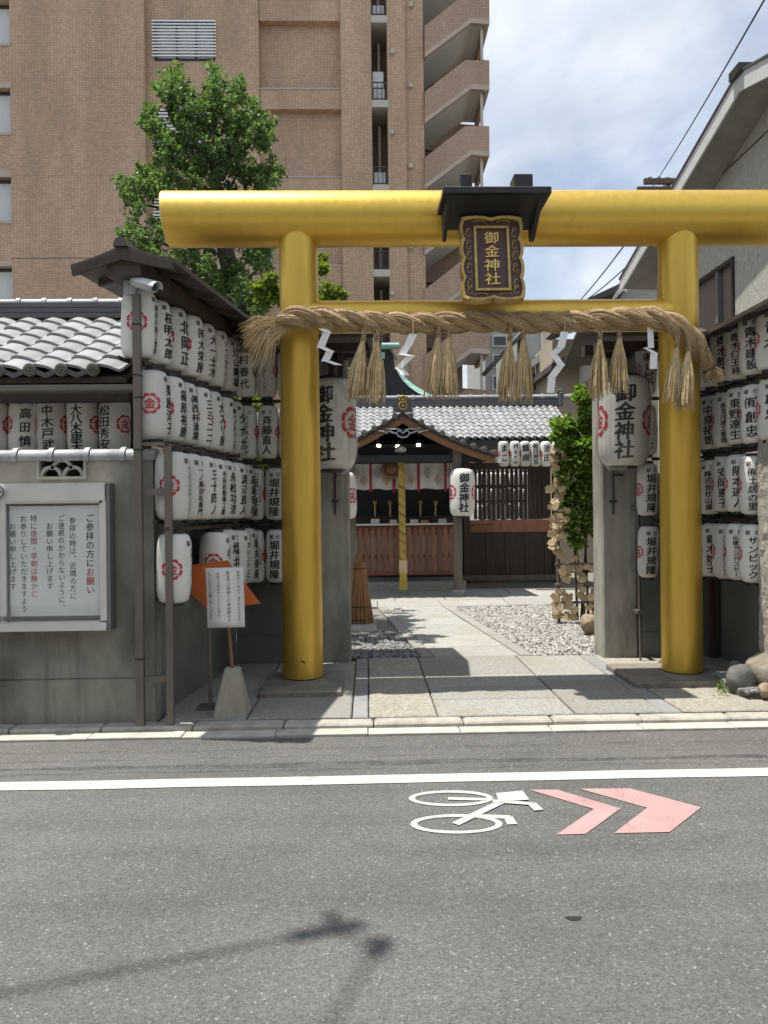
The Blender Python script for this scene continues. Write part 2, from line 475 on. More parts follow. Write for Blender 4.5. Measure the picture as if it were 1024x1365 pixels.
M = dict(
    asphalt=asphalt(),
    line=paintmat('road_paint_white', (0.50, 0.495, 0.465)),
    pink=paintmat('road_paint_pink', (0.46, 0.27, 0.265)),
    earth=mat('earth', (0.20, 0.185, 0.165), 0.9, scale=3, bump=0.3, bscale=30),
    slab=mat('granite_slab', (0.31, 0.303, 0.278), 0.8, var=0.34, scale=34, bump=0.9, bscale=70, rnd=0.13, stain=(0.27, 0.225, 0.16), stain_s=2.2, stain_amt=0.55),
    slab_warm=mat('granite_slab_warm', (0.335, 0.31, 0.26), 0.85, var=0.36, scale=30, bump=0.8, bscale=45, rnd=0.1, stain=(0.25, 0.24, 0.22), stain_s=3, stain_amt=0.5),
    slab_blue=mat('blue_slate_slab', (0.27, 0.273, 0.27), 0.75, var=0.14, scale=14, bump=0.15, rnd=0.12, stain=(0.27, 0.25, 0.22), stain_s=4, stain_amt=0.4),
    slab_pale=mat('path_slab', (0.33, 0.325, 0.30), 0.78, var=0.24, scale=22, bump=0.5, rnd=0.14, stain=(0.29, 0.25, 0.19), stain_s=1.7, stain_amt=0.5),
    kerb=mat('kerb_concrete', (0.42, 0.395, 0.345), 0.85, var=0.16, scale=20, bump=0.35, bscale=90, rnd=0.07, stain=(0.22, 0.2, 0.17), stain_s=9, stain_amt=0.6),
    gutter=mat('gutter_concrete', (0.47, 0.45, 0.40), 0.85, var=0.15, scale=15, bump=0.3, bscale=90, rnd=0.06, stain=(0.25, 0.235, 0.2), stain_s=6, stain_amt=0.45),
    pad=mat('pad_stone', (0.24, 0.21, 0.175), 0.8, var=0.35, scale=40, bump=0.5, bscale=60, stain=(0.09, 0.085, 0.075), stain_s=5, stain_amt=0.7),
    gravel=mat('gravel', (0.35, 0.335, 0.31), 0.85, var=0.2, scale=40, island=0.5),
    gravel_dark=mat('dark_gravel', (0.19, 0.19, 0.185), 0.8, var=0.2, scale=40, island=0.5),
    rock=mat('dark_rock', (0.12, 0.118, 0.112), 0.8, var=0.5, scale=16, bump=1.0, bscale=30, stain=(0.24, 0.235, 0.2), stain_s=6, stain_amt=0.6),
    rock_warm=mat('warm_rock', (0.33, 0.25, 0.17), 0.8, var=0.35, scale=14, bump=0.7, bscale=24, stain=(0.14, 0.12, 0.1), stain_s=9, stain_amt=0.7),
    rock_base=mat('weathered_rock', (0.24, 0.21, 0.165), 0.85, var=0.4, scale=11, bump=0.9, bscale=26, stain=(0.09, 0.085, 0.075), stain_s=5, stain_amt=0.7),
    granite=mat('rough_granite', (0.40, 0.36, 0.31), 0.85, var=0.5, scale=45, bump=1.0, bscale=38, stain=(0.2, 0.18, 0.15), stain_s=12, stain_amt=0.6),
    concrete=mat('aged_concrete', (0.325, 0.308, 0.262), 0.9, var=0.2, scale=5, bump=0.6, bscale=70, stain=(0.10, 0.097, 0.085), stain_s=1.7, stain_amt=0.85, stretch=(1, 1, 0.5), streak=0.7),
    concrete_post=mat('post_concrete', (0.37, 0.36, 0.31), 0.85, var=0.2, scale=9, bump=0.4, bscale=60, stain=(0.11, 0.105, 0.095), stain_s=3.2, stain_amt=0.8, stretch=(1, 1, 0.35), streak=0.6),
    concrete_base=mat('sign_base_concrete', (0.36, 0.335, 0.28), 0.9, var=0.2, scale=7, bump=0.35, bscale=80, stain=(0.23, 0.18, 0.11), stain_s=6, stain_amt=0.6, stretch=(1, 1, 0.3)),
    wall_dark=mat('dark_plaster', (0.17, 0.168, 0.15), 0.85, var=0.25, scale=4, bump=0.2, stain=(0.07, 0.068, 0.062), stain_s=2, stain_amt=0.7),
    gold=mat('gold_paint_upright', (0.70, 0.465, 0.085), 0.39, 0.70, var=0.06, scale=9, bump=0.10, bscale=60, stain=(0.40, 0.26, 0.07), stain_s=5, stain_amt=0.12, stretch=(3, 3, 0.25), rvar=0.10),
    gold_h=mat('gold_paint_beam', (0.70, 0.465, 0.085), 0.39, 0.70, var=0.06, scale=9, bump=0.10, bscale=60, stain=(0.40, 0.26, 0.07), stain_s=5, stain_amt=0.12, stretch=(1.6, 0.8, 0.5), rvar=0.06),
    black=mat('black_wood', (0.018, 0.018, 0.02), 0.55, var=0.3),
    lacquer=mat('dark_lacquer', (0.075, 0.032, 0.03), 0.45, var=0.25),
    gold_leaf=mat('gold_leaf', (0.46, 0.32, 0.11), 0.42, 0.55, var=0.25, scale=30, bump=0.3),
    straw=mat('straw', (0.55, 0.42, 0.24), 0.85, var=0.3, scale=25, bump=0.5, bscale=140, island=0.28),
    rope=mat('straw_rope', (0.50, 0.36, 0.205), 0.9, var=0.4, scale=60, bump=1.0, bscale=160, stain=(0.2, 0.135, 0.075), stain_s=30, stain_amt=0.6),
    white_paper=mat('white_paper', (0.85, 0.85, 0.83), 0.75, var=0.04),
    lantern=mat('lantern_paper', (0.72, 0.705, 0.665), 0.7, var=0.1, scale=7, rnd=0.14, stain=(0.48, 0.43, 0.34), stain_s=3.5, stain_amt=0.5, stretch=(1, 1, 0.5)),
    ink=mat('black_ink', (0.012, 0.012, 0.013), 0.6, var=0.1),
    red_ink=mat('red_ink', (0.50, 0.03, 0.055), 0.6, var=0.12),
    gold_text=mat('gold_lettering', (0.70, 0.50, 0.17), 0.5, 0.3, var=0.1),
    rim=mat('lantern_rim', (0.025, 0.024, 0.024), 0.5),
    bark=mat('bark', (0.075, 0.058, 0.045), 0.9, var=0.35, scale=12, bump=0.8, bscale=30, stretch=(1, 1, 0.3)),
    darkwood=mat('dark_wood', (0.055, 0.036, 0.028), 0.7, var=0.35, scale=18, bump=0.3, bscale=40, rnd=0.15, stretch=(1, 1, 0.2)),
    redwood=mat('red_wood', (0.27, 0.115, 0.07), 0.6, var=0.3, scale=14, bump=0.25, bscale=40, rnd=0.2, stretch=(1, 1, 0.15)),
    brownwood=mat('brown_wood', (0.22, 0.105, 0.052), 0.65, var=0.35, scale=12, bump=0.3, bscale=40, rnd=0.1, stretch=(0.2, 1, 1)),
    greywood=mat('weathered_wood', (0.155, 0.13, 0.11), 0.85, var=0.35, scale=16, bump=0.5, bscale=50, stretch=(1, 1, 0.1)),
    palewood=mat('pale_wood', (0.52, 0.40, 0.24), 0.7, var=0.25, scale=9, rnd=0.3, bump=0.15),
    bamboo=mat('bamboo_cane', (0.38, 0.20, 0.085), 0.6, var=0.3, scale=15, island=0.3, stretch=(1, 1, 0.2)),
    roof_tile=mat('kawara_tile', (0.32, 0.322, 0.326), 0.5, var=0.28, scale=9, bump=0.25, bscale=50, rnd=0.18, stain=(0.16, 0.16, 0.16), stain_s=7, stain_amt=0.45, spec=0.7),
    tile_dark=mat('dark_tile', (0.095, 0.097, 0.103), 0.5, var=0.25, scale=12, bump=0.2, rnd=0.15),
    tile_disc=mat('tile_disc', (0.15, 0.14, 0.115), 0.6, var=0.4, scale=60, bump=0.7, bscale=90),
    copper=mat('dark_copper', (0.075, 0.058, 0.052), 0.55, 0.25, var=0.25, scale=5, stain=(0.13, 0.12, 0.115), stain_s=3, stain_amt=0.5, rvar=0.1),
    verdigris=mat('verdigris', (0.27, 0.46, 0.40), 0.65, var=0.2, scale=8),
    steel=mat('galvanised_steel', (0.19, 0.172, 0.155), 0.5, 0.45, var=0.3, scale=9, stain=(0.13, 0.085, 0.06), stain_s=9, stain_amt=0.8, stretch=(1, 1, 0.25)),
    alu=mat('aluminium', (0.72, 0.71, 0.69), 0.35, 0.4, var=0.1, scale=4, rvar=0.08),
    alu_dark=mat('aluminium_side', (0.22, 0.21, 0.205), 0.45, 0.5, var=0.1),
    white_metal=mat('white_metal', (0.62, 0.63, 0.62), 0.4, 0.1, var=0.06),
    grey_plastic=mat('grey_plastic', (0.36, 0.38, 0.39), 0.4, var=0.06),
    orange=mat('orange_board', (0.55, 0.125, 0.03), 0.55, var=0.12, scale=8),
    brick=brickmat('brown_tile_wall', (0.48, 0.33, 0.225), (0.29, 0.20, 0.14), var=0.13),
    brick_red=brickmat('red_brown_tile_wall', (0.39, 0.262, 0.19), (0.25, 0.18, 0.135), var=0.12),
    band=mat('parapet_band', (0.42, 0.35, 0.29), 0.75, var=0.12),
    soffit=mat('pale_soffit', (0.46, 0.43, 0.38), 0.8, var=0.08),
    stucco=mat('stucco', (0.40, 0.385, 0.34), 0.9, var=0.2, scale=14, bump=0.9, bscale=26),
    eave=mat('grey_eave_board', (0.27, 0.26, 0.245), 0.8, var=0.15, scale=5, stain=(0.2, 0.19, 0.18), stain_s=2),
    fascia=mat('pale_fascia', (0.55, 0.55, 0.54), 0.6, var=0.1),
    beige=mat('beige_wall', (0.43, 0.36, 0.28), 0.85, var=0.08),
    pale_grey=mat('pale_grey_wall', (0.36, 0.37, 0.36), 0.8, var=0.1),
    dark_glass=mat('dark_glass', (0.03, 0.034, 0.038), 0.08, var=0.1, spec=0.6),
    win_frame=mat('bronze_window_frame', (0.045, 0.042, 0.042), 0.45, 0.3),
    bronze_glass=mat('bronze_shutter', (0.17, 0.135, 0.12), 0.35, var=0.15),
    curtain=mat('pale_curtain', (0.55, 0.58, 0.60), 0.7, var=0.08, stretch=(6, 1, 0.3)),
    cloth=mat('white_cloth', (0.60, 0.57, 0.55), 0.85, var=0.1),
    red_cloth=mat('red_cloth', (0.33, 0.02, 0.045), 0.8),
    cloth_grey=mat('grey_motif', (0.33, 0.31, 0.31), 0.85),
    cloth_gold=mat('gold_motif', (0.45, 0.31, 0.18), 0.85),
    yellow=mat('yellow_cloth', (0.46, 0.36, 0.075), 0.8, var=0.2, scale=12),
    cable=mat('black_cable', (0.025, 0.025, 0.027), 0.6),
    pole=mat('concrete_pole', (0.30, 0.29, 0.27), 0.85),
    rust=mat('rusty_crossarm', (0.10, 0.065, 0.05), 0.8, var=0.3),
    glass=glassmat('clear_glass'),
    plastic=glassmat('clear_plastic', (0.97, 0.975, 0.97), 0.55),
    laminate=glassmat('laminate_film', (1.0, 1.0, 1.0), 0.15),
    white_wall=mat('pale_plaster_front', (0.7, 0.68, 0.63), 0.8, var=0.08),  # kept pale so the unseen street front reflects more light
    lamp=emit('lit_bulb', (1.0, 0.83, 0.55), 14),
    ginkgo=leafmat('ginkgo_leaves', (0.118, 0.188, 0.086), 0.5, 0.4),
    lime=leafmat('lime_leaves', (0.145, 0.205, 0.034), 0.35, 0.42),
    shrubleaf=leafmat('shrub_leaves', (0.175, 0.275, 0.065), 0.55, 0.45),
)

# ================================================================== setting
MB().add([(-80, -80, -0.06), (80, -80, -0.06), (80, 220, -0.06), (-80, 220, -0.06)], [(0, 1, 2, 3)]).build('ground', M['earth'], kind='structure')
YK0, YK1, YK2 = 5.15, 5.29, 5.43          # gutter front, kerb front, kerb back
road = thing('road', (0, 0, 0), kind='structure')
MB().add([(-60, -1.2, 0), (60, -1.2, 0), (60, YK0, 0), (-60, YK0, 0)], [(0, 1, 2, 3)]).build('asphalt_surface', M['asphalt'], road)


def flat(pts, z=0.004):
    """pixel outline of a painted marking -> thin sheet on the road"""
    mb = MB()
    mb.add([G(x, y, z) for x, y in pts], [tuple(range(len(pts)))])
    return mb


def c4(p):
    return (520 + p[0] / 2.327, 1020 + p[1] / 2.327)


mb = MB()
xs = [-30 + 0.5 * i for i in range(121)]
for i, x in enumerate(xs):
    j = 0.004 * math.sin(x * 5.1) + 0.003 * math.sin(x * 13.7)
    mb.v += [Vector((x, 4.245 + j, 0.004)), Vector((x, 4.378 + 0.7 * j, 0.004))]
mb.f = [(2 * i, 2 * i + 2, 2 * i + 3, 2 * i + 1) for i in range(120)]
mb.build('lane_line', M['line'], road, label='long solid white edge line along the road')
bm_ = MB()


def ring(c, rx, ry, w, n=56):
    vs = []
    for k in range(n):
        t = 2 * math.pi * k / n
        for s, q in ((1, 1), (1 - w[0] / rx, 1 - w[1] / ry)):
            vs.append(G(*c4((c[0] + rx * s * math.cos(t), c[1] + ry * q * math.sin(t))), 0.004))
    bm_.add(vs, [(2 * k, 2 * k + 1, (2 * k + 3) % (2 * n), (2 * k + 2) % (2 * n)) for k in range(n)])


def bar(a, b, w, z=0.004, mb=None):
    A, B = G(*c4(a), z), G(*c4(b), z)
    d = (B - A).normalized()
    n = Vector((-d.y, d.x, 0)) * w
    (mb or bm_).add([A - n, B - n, B + n, A + n], [(0, 1, 2, 3)])


ring((189, 102.5), 131, 24.5, (19, 7.5))
ring((206, 182), 143, 30, (21, 8.5))
for a, b, w, z in (((180, 103), (302, 106), 0.018, 0.005), ((352, 110), (203, 182), 0.022, 0.006), ((318, 110), (440, 119), 0.019, 0.007), ((438, 117), (462, 139), 0.024, 0.008), ((268, 157), (372, 161), 0.021, 0.005), ((366, 160), (380, 183), 0.024, 0.006)):
    bar(a, b, w, z)
bm_.add([G(*c4(p), 0.009) for p in ((328, 86), (412, 79), (432, 107), (338, 112))], [(0, 3, 2, 1)])
bm_.build('bicycle_symbol', M['line'], road, label='white painted bicycle symbol lying sideways')
flat([c4(p) for p in ((433, 76), (518, 76), (715, 134), (607, 213), (517, 215), (633, 136))][::-1]).build('chevron', M['pink'], road, label='narrower pink chevron next to the bicycle symbol')
flat([c4(p) for p in ((588, 73), (745, 72), (965, 131), (868, 207), (695, 211), (798, 132))][::-1]).build('chevron', M['pink'], road, label='wider pink chevron with a long point')
# dark flattened spot of gum on the asphalt
sp = MB()
c0 = G(765, 1225)
sp.add([c0 + Vector((0.028 * math.cos(t) * (1 + 0.3 * math.sin(3 * t)), 0.018 * math.sin(t) * (1 + 0.25 * math.cos(2 * t)), 0.003)) for t in [k * math.pi / 7 for k in range(14)]], [tuple(range(14))])
sp.build('oil_spot', M['rim'], road)

kerb = thing('kerb', (0, YK1, 0), kind='structure')
x = -4.32
for i in range(16):
    w = 0.622
    MB().cbox(x + 0.004, YK1, -0.05, x + w - 0.004, YK2 - 0.003, 0.05 + R_.uniform(-0.003, 0.003), 0.012).build('kerb_block', M['kerb'], kerb)
    x += w
gutter = thing('gutter', (0, YK0, 0), kind='structure')
x = -4.36
for i in range(16):
    MB().cbox(x + 0.003, YK0, -0.05, x + 0.619, YK1 - 0.003, 0.019 + R_.uniform(-0.002, 0.002), 0.004).build('gutter_block', M['gutter'], gutter)
    x += 0.622

pave = thing('pavement', (0, YK2, 0), kind='structure')
MB().add([(-1.7, YK2, 0.02), (6, YK2, 0.02), (6, 14.6, 0.02), (-1.7, 14.6, 0.02)], [(0, 1, 2, 3)]).build('bedding', M['earth'], pave)


def slabs(x0, x1, ys, m, sk=0.0, zt=0.055, name='slab', ref=YK2):
    for a, b in zip(ys, ys[1:]):
        z = zt + R_.uniform(-0.003, 0.003)
        g = 0.005
        q = []
        for (xx, yy) in ((x0 + g, a + g), (x1 - g, a + g), (x1 - g, b - g), (x0 + g, b - g)):
            q.append(Vector((xx + sk * (yy - ref), yy, 0.0)))
        mb = MB()
        c = 0.008
        ctr = sum(q, Vector()) / 4
        top = [Vector((p.x + c * (1 if ctr.x > p.x else -1), p.y + c * (1 if ctr.y > p.y else -1), z)) for p in q]
        mid = [Vector((p.x, p.y, z - c)) for p in q]
        mb.add(q + mid + top, [(8, 9, 10, 11)] + [(i, (i + 1) % 4, 4 + (i + 1) % 4, 4 + i) for i in range(4)] + [(4 + i, 4 + (i + 1) % 4, 8 + (i + 1) % 4, 8 + i) for i in range(4)])
        mb.build(name, m, pave)


slabs(-0.12, 0.0, [5.435, 5.9, 6.5, 7.1, 7.62], M['slab_blue'])
slabs(0.0, 0.49, [5.435, 6.74, 7.62], M['slab_warm'])
slabs(0.49, 1.47, [5.435, 5.90, 6.34, 6.8, 7.62], M['slab'])
slabs(1.47, 2.1, [5.435, 6.5, 7.62], M['slab'])
slabs(2.1, 2.24, [5.435, 6.1, 6.9, 7.62], M['slab_blue'])
slabs(2.24, 3.9, [5.435, 6.15, 6.95, 7.62], M['slab_warm'])
slabs(-0.86, -0.12, [5.435, 6.1, 6.9, 7.45], M['slab'])
slabs(-1.47, -0.86, [5.435, 6.4, 7.45], M['slab'])
# the path through the court, drifting towards the hall
SK, RF = -0.093, 7.63
slabs(0.53, 0.66, [7.63, 8.6, 9.7, 10.7, 11.75], M['slab'], SK, 0.062, ref=RF)
slabs(1.52, 1.66, [7.63, 8.9, 10.1, 11.75], M['slab'], SK, 0.062, ref=RF)
slabs(0.66, 1.52, [7.63, 8.2, 9.0, 9.8, 10.5, 11.1, 11.75], M['slab_pale'], SK, 0.055, ref=RF)
for i, (a, b) in enumerate(((11.76, 12.5), (12.5, 13.2), (13.2, 14.3))):
    xx = -1.6 + 0.3 * i
    while xx < 5.2:
        w = R_.uniform(0.8, 1.1)
        slabs(xx, xx + w, [a, b], M['slab_pale'])
        xx += w
slabs(-1.0, 0.12, [9.4, 9.95, 10.4], M['slab_pale'])


def pebbles(name, m, inside, box, n, zb, s0, s1, label):
    ico = bmesh.new()
    bmesh.ops.create_icosphere(ico, subdivisions=1, radius=1)
    bv = np.array([v.co[:] for v in ico.verts]); bf = np.array([[v.index for v in f.verts] for f in ico.faces])
    V, F = [], []
    rs = np.random.RandomState(5)
    k = 0
    while k < n:
        x, y = rs.uniform(box[0], box[2]), rs.uniform(box[1], box[3])
        if not inside(x, y):
            n -= 1
            continue
        s = rs.uniform(s0, s1) * np.array([rs.uniform(0.7, 1.3), rs.uniform(0.7, 1.3), rs.uniform(0.45, 0.8)])
        a = rs.uniform(0, 6.28)
        p = bv * s * (1 + rs.uniform(-0.18, 0.18, bv.shape))
        ca, sa = math.cos(a), math.sin(a)
        p = np.stack([p[:, 0] * ca - p[:, 1] * sa, p[:, 0] * sa + p[:, 1] * ca, p[:, 2]], 1) + [x, y, zb + rs.uniform(0, 0.012)]
        V.append(p); F.append(bf + k * len(bv)); k += 1
    V, F = np.concatenate(V), np.concatenate(F)
    me = bpy.data.meshes.new(name)
    me.from_pydata(V.tolist(), [], F.tolist())
    me.materials.append(m)
    return link(name, me, None, (0, 0, 0), label, 'gravel', None, 'stuff')


pebbles('gravel', M['gravel'], lambda x, y: x > 1.68 + SK * (y - RF), (1.2, 7.68, 3.9, 11.72), 19000, 0.035, 0.010, 0.022, 'pale grey gravel beside the path before the hall')
pebbles('gravel', M['gravel_dark'], lambda x, y: x < 0.51 + SK * (y - RF), (-0.6, 7.68, 0.6, 9.38), 3800, 0.035, 0.012, 0.026, 'gravel coloured darker for the shade behind the gate post')  # darker gravel colour carries the shade beside the gate

# ================================================================== letters
GL = {}
_tc = bpy.data.curves.new('t', 'FONT')
_to = bpy.data.objects.new('t', _tc)
COL.objects.link(_to)


def glyph(ch, off, cuts):
    k = (ch, cuts)
    if k in GL:
        return GL[k]
    _tc.body = ch
    _tc.size = 1
    _tc.resolution_u = 2
    _tc.offset = 0
    dg = bpy.context.evaluated_depsgraph_get()
    dg.update()
    me = bpy.data.meshes.new_from_object(_to.evaluated_get(dg))
    b = bmesh.new()
    b.from_mesh(me)
    bpy.data.meshes.remove(me)
    bmesh.ops.remove_doubles(b, verts=b.verts, dist=0.0005)
    if cuts:
        for ax in (0, 1):
            for i in range(-1, 9):
                c = 0.13 * i
                nrm = (1, 0, 0) if ax == 0 else (0, 1, 0)
                co = (c, 0, 0) if ax == 0 else (0, c, 0)
                if ax == 1 and i % 2:
                    continue
                bmesh.ops.bisect_plane(b, geom=b.verts[:] + b.edges[:] + b.faces[:], plane_co=co, plane_no=nrm)
    b.verts.index_update()
    xs = [v.co.x for v in b.verts] or [0]
    if ord(ch) < 128:
        cx, cy = (min(xs) + max(xs)) / 2, 0.36
    else:
        cx, cy = 0.5, 0.38
    vs = [(v.co.x - cx, v.co.y - cy) for v in b.verts]
    if ch in 'ー〜':
        vs = [(-y, x) for x, y in vs]
        vs = [(-x, -y) for x, y in vs]
    if ch in '、。':
        vs = [(x + 0.6, y + 0.55) for x, y in vs]
    fs = []
    for f in b.faces:
        ids = [v.index for v in f.verts]
        n = sum((vs[ids[i]][0] * vs[ids[(i + 1) % len(ids)]][1] - vs[ids[(i + 1) % len(ids)]][0] * vs[ids[i]][1]) for i in range(len(ids)))
        fs.append(tuple(ids if n > 0 else ids[::-1]))
    b.free()
    GL[k] = (vs, fs)
    return GL[k]


def column(mb, text, x, top, size, fn, off=0.02, pitch=1.0, wide=1.0, cuts=True, hand=0.0):
    """one vertical line of writing; fn maps (s, z) on the sheet to a point"""
    y = top
    for ch in text:
        if ch == ' ':
            y -= size * pitch * 0.6
            continue
        vs, fs = glyph(ch, off, cuts)
        sh = R_.uniform(-hand, hand); sx = size * wide * (1 + R_.uniform(-hand, hand)); sk = hand * 0.8
        y -= size * pitch / 2
        for q, (ox, oy) in enumerate(((-off, -0.4 * off), (off, 0.0), (0.0, 0.7 * off)) if off > 0.006 else ((0, 0),)):
            pts = [fn(x + sx * (p[0] + ox + sk * p[1] * 0.4) + sh * size * 0.2, y + size * (p[1] + oy + sk * p[0] * 0.9)) for p in vs]
            if q:
                c = pts[0]
                e1, e2 = pts[fs[0][1]] - pts[fs[0][0]], pts[fs[0][2]] - pts[fs[0][0]]
                nn = e1.cross(e2)
                if nn.length > 0:
                    nn.normalize()
                    pts = [p + nn * (0.00025 * q) for p in pts]
            mb.add(pts, fs)
        y -= size * pitch / 2
    return y


# ================================================================== lanterns
def lr(u, R, H, p=5.0, ends=0.52):
    """radius of the lantern body at height u in -1..1"""
    return R * (ends + (1 - ends) * max(0.0, 1 - abs(u) ** p) ** 0.42)


LC = {}


def lantern_meshes(kind, R, H, ribs):
    if kind in LC:
        return LC[kind]
    mb = MB()
    prof = []
    n = ribs * 2
    for i in range(n + 1):
        u = -1 + 2 * i / n
        prof.append((lr(u, R, H) * (1 - (0.02 if i % 2 else 0.0)), H / 2 * (1 + u)))
    mb.lathe(prof, n=28)
    body = mb.mesh('lantern_body', 'all'); body.materials.append(M['lantern'])
    e = lr(1, R, H)
    m2 = MB()
    m2.lathe([(e * 0.9, 0), (e * 1.04, 0.0), (e * 1.04, 0.03), (e * 0.9, 0.03)], n=24)
    rim = m2.mesh('rim', True); rim.materials.append(M['rim'])
    LC[kind] = (body, rim)
    return LC[kind]


def wrap(R, H, a0, lift=0.003):
    def fn(s, z):
        u = max(-0.985, min(0.985, 2 * z / H))
        r = lr(u, R, H) + lift
        a = a0 + s / R
        return Vector((r * math.sin(a), -r * math.cos(a), H / 2 + z))
    return fn


def crest_mesh(kind, R, H, a0, d, z0=0.0):
    k = ('crest', kind, a0)
    if k in LC:
        return LC[k]
    mb = MB()
    w = wrap(R, H, a0)
    for q in range(8):
        t0 = 2 * math.pi * (q + 0.06) / 8; t1 = 2 * math.pi * (q + 0.94) / 8
        vs = []
        N = 6
        for i in range(N + 1):
            f = i / N
            t = t0 + (t1 - t0) * f
            ro = d * (0.44 + 0.06 * math.sin(math.pi * f) ** 0.6)
            ri = d * (0.345 + 0.035 * math.sin(math.pi * f))
            vs += [w(ro * math.cos(t), z0 + ro * math.sin(t)), w(ri * math.cos(t), z0 + ri * math.sin(t))]
        mb.add(vs, [(2 * i + 1, 2 * i, 2 * i + 2, 2 * i + 3) for i in range(N)])
    column(mb, '金', 0, z0 + d * 0.27, d * 0.54, w, 0.02)
    me = mb.mesh('crest'); me.materials.append(M['red_ink'])
    LC[k] = me
    return me


def lantern(kind, R, H, ribs, loc, rz, text, label, group, sub='', crest=(-1.4, 1.4), header=True, tsize=None, off=0.022, name='paper_lantern', cd=None):
    body, rim = lantern_meshes(kind, R, H, ribs)
    t = thing(name, loc, label, 'lantern', group, None, (R_.uniform(-0.035, 0.035), R_.uniform(-0.035, 0.035), rz))
    t.scale = (R_.uniform(0.965, 1.02),) * 2 + (R_.uniform(0.985, 1.015),)
    link('body', body, t)
    link('rim', rim, t, (0, 0, -0.022))
    link('rim', rim, t, (0, 0, H - 0.008))
    if text:
        mb = MB()
        w = wrap(R, H, 0)
        ztop = H * 0.30 if header else H * 0.40
        n = len(text)
        avail = ztop + H * 0.43
        size = min(avail / n, R * 0.92) if not tsize else tsize
        pitch = min(1.22, avail / (n * size))
        column(mb, text, -R * 0.05 if sub else 0, ztop, size, w, off, pitch, 1.12 if n > 3 else 1.0, True, 0.09)
        if header:
            for ch, sx in (('献', -1), ('灯', 1)):
                column(mb, ch, sx * R * 0.33, H * 0.405, H * 0.085, w, 0.01)
        if sub:
            sz = min(avail * 0.75 / len(sub), R * 0.3)
            column(mb, sub, R * 0.62, ztop - H * 0.1, sz, w, 0.005)
        me = mb.mesh('lettering'); me.materials.append(M['ink'])
        link('lettering', me, t)
    for a in crest:
        link('crest', crest_mesh(kind, R, H, a, cd or R * 1.22), t)
    return t


SM = dict(kind='small', R=0.122, H=0.485, ribs=26)
ORD = ('first', 'second', 'third', 'fourth', 'fifth', 'sixth', 'seventh', 'eighth')
ROW = ('top', 'second', 'third', 'bottom')
ZR = (2.84, 2.27, 1.70, 1.12)
GA = 'paper lanterns hung in rows on the racks'
rowsL = (
    [('㈱宮川施工管理', '宮川成佳'), ('桜明太郎', ''), ('北岡正', ''), ('㈲大栄屋', ''), ('大一土木', ''), ('アイバカライン', ''), ('辻山剛雄', '')],
    [('栗原淳子', ''), ('篠原裕磨', ''), ('㈱西村漁業', '小曽木'), ('三ミニニ', ''), ('大スリ屋', ''), ('㈱リアルハンカ', ''), ('タナカ', '')],
    [('ハッピーナビゲーション', '代表取締役原陽子'), ('一ノ瀬治右衛門', ''), ('三十四ノ', ''), ('寺田自動車工業', ''), ('永松功浩', ''), ('渡辺直人', ''), ('高島安岳', '')],
    [('京都ペットホール協会', ''), None, None, ('小林', ''), ('塩井治', ''), ('カレントエア', ''), ('堀井規隆', '')],
)
X0L, X1L = (-1.60, -1.50, -1.37, -1.37), (-1.26, -1.20, -1.13, -1.10)
for r, row in enumerate(rowsL):
    for i, it in enumerate(row):
        if it is None:
            continue
        f = i / 6
        lab = f'white paper lantern {ORD[i]} from the street in the {ROW[r]} row beside the noticeboard'
        if r == 3 and i == 3:
            lab = 'white paper lantern facing its red crest streetward just behind the orange board'
        elif r == 3 and i > 3:
            lab = f'white paper lantern {ORD[i - 4]} behind the orange board in the bottom row'
        elif r == 3 and i == 0:
            lab = 'white paper lantern hanging alone at the bottom beside the grey steel post'
        lantern(loc=(X0L[r] + (X1L[r] - X0L[r]) * f, 5.48 + 1.48 * f, ZR[r] - SM['H'] / 2), rz=rad((84 if i == 0 else 72) + R_.uniform(-6, 6)) if not (r == 3 and i == 3) else rad(88), text=it[0], sub=it[1], label=lab, group=GA, **SM)
SB = dict(kind='slim', R=0.098, H=0.485, ribs=26)
for r, row in enumerate(((('村春代', ''), ('成サニーオレーション', ''), ('堀井', '')), (('ビッグネットアイ', ''), ('斉藤直人', ''), ('堀井', '')), (('堀井規隆', 'しあわせ家族'), ('堀井規隆', ''), ('堀井規隆', '')), (('堀井規隆', 'しあわせ家族'), ('堀井規隆', ''), ('堀井規隆', '')))):
    for i, it in enumerate(row):
        p = P((330, 357, 384)[i] + (9 if r > 1 else 0), 600, 7.2)
        lantern(loc=(p.x, 7.2, ZR[r] - 0.02 - SB['H'] / 2), rz=rad(R_.uniform(-4, 4)), text=it[0], sub=it[1], label=f'slim white lantern {ORD[i]} from the corner in the {ROW[r]} row behind the near pillar', group=GA, **SB)
rowsR = (
    (('㈱レピア', ''), ('一司ヌ㈲', ''), ('大真工業', ''), ('青木館湯', ''), ('青木仁王称', '青木建設'), ('青木建設', ''), ('青木', '')),
    (('SHRPAINT', ''), ('百陽ミヱ', ''), ('中原拓朗', ''), ('㈱宮川施工管理', ''), ('東野達生', '東野製作所'), ('㈲創忠', ''), ('創忠', '')),
    (('堀井規隆', ''), ('しあわせ家族', ''), ('株式会社山屋', ''), ('安岡恵子', ''), ('阪本達人', ''), ('㈲土居の里', '')),
    (('堀井規隆', 'しあわせ家族'), ('埋ヶ見隆', ''), ('新木妙子', ''), ('カルノコーポレーション', '有限会社'), ('仏壇ランドコセー', ''), ('サンビック', '')),
)
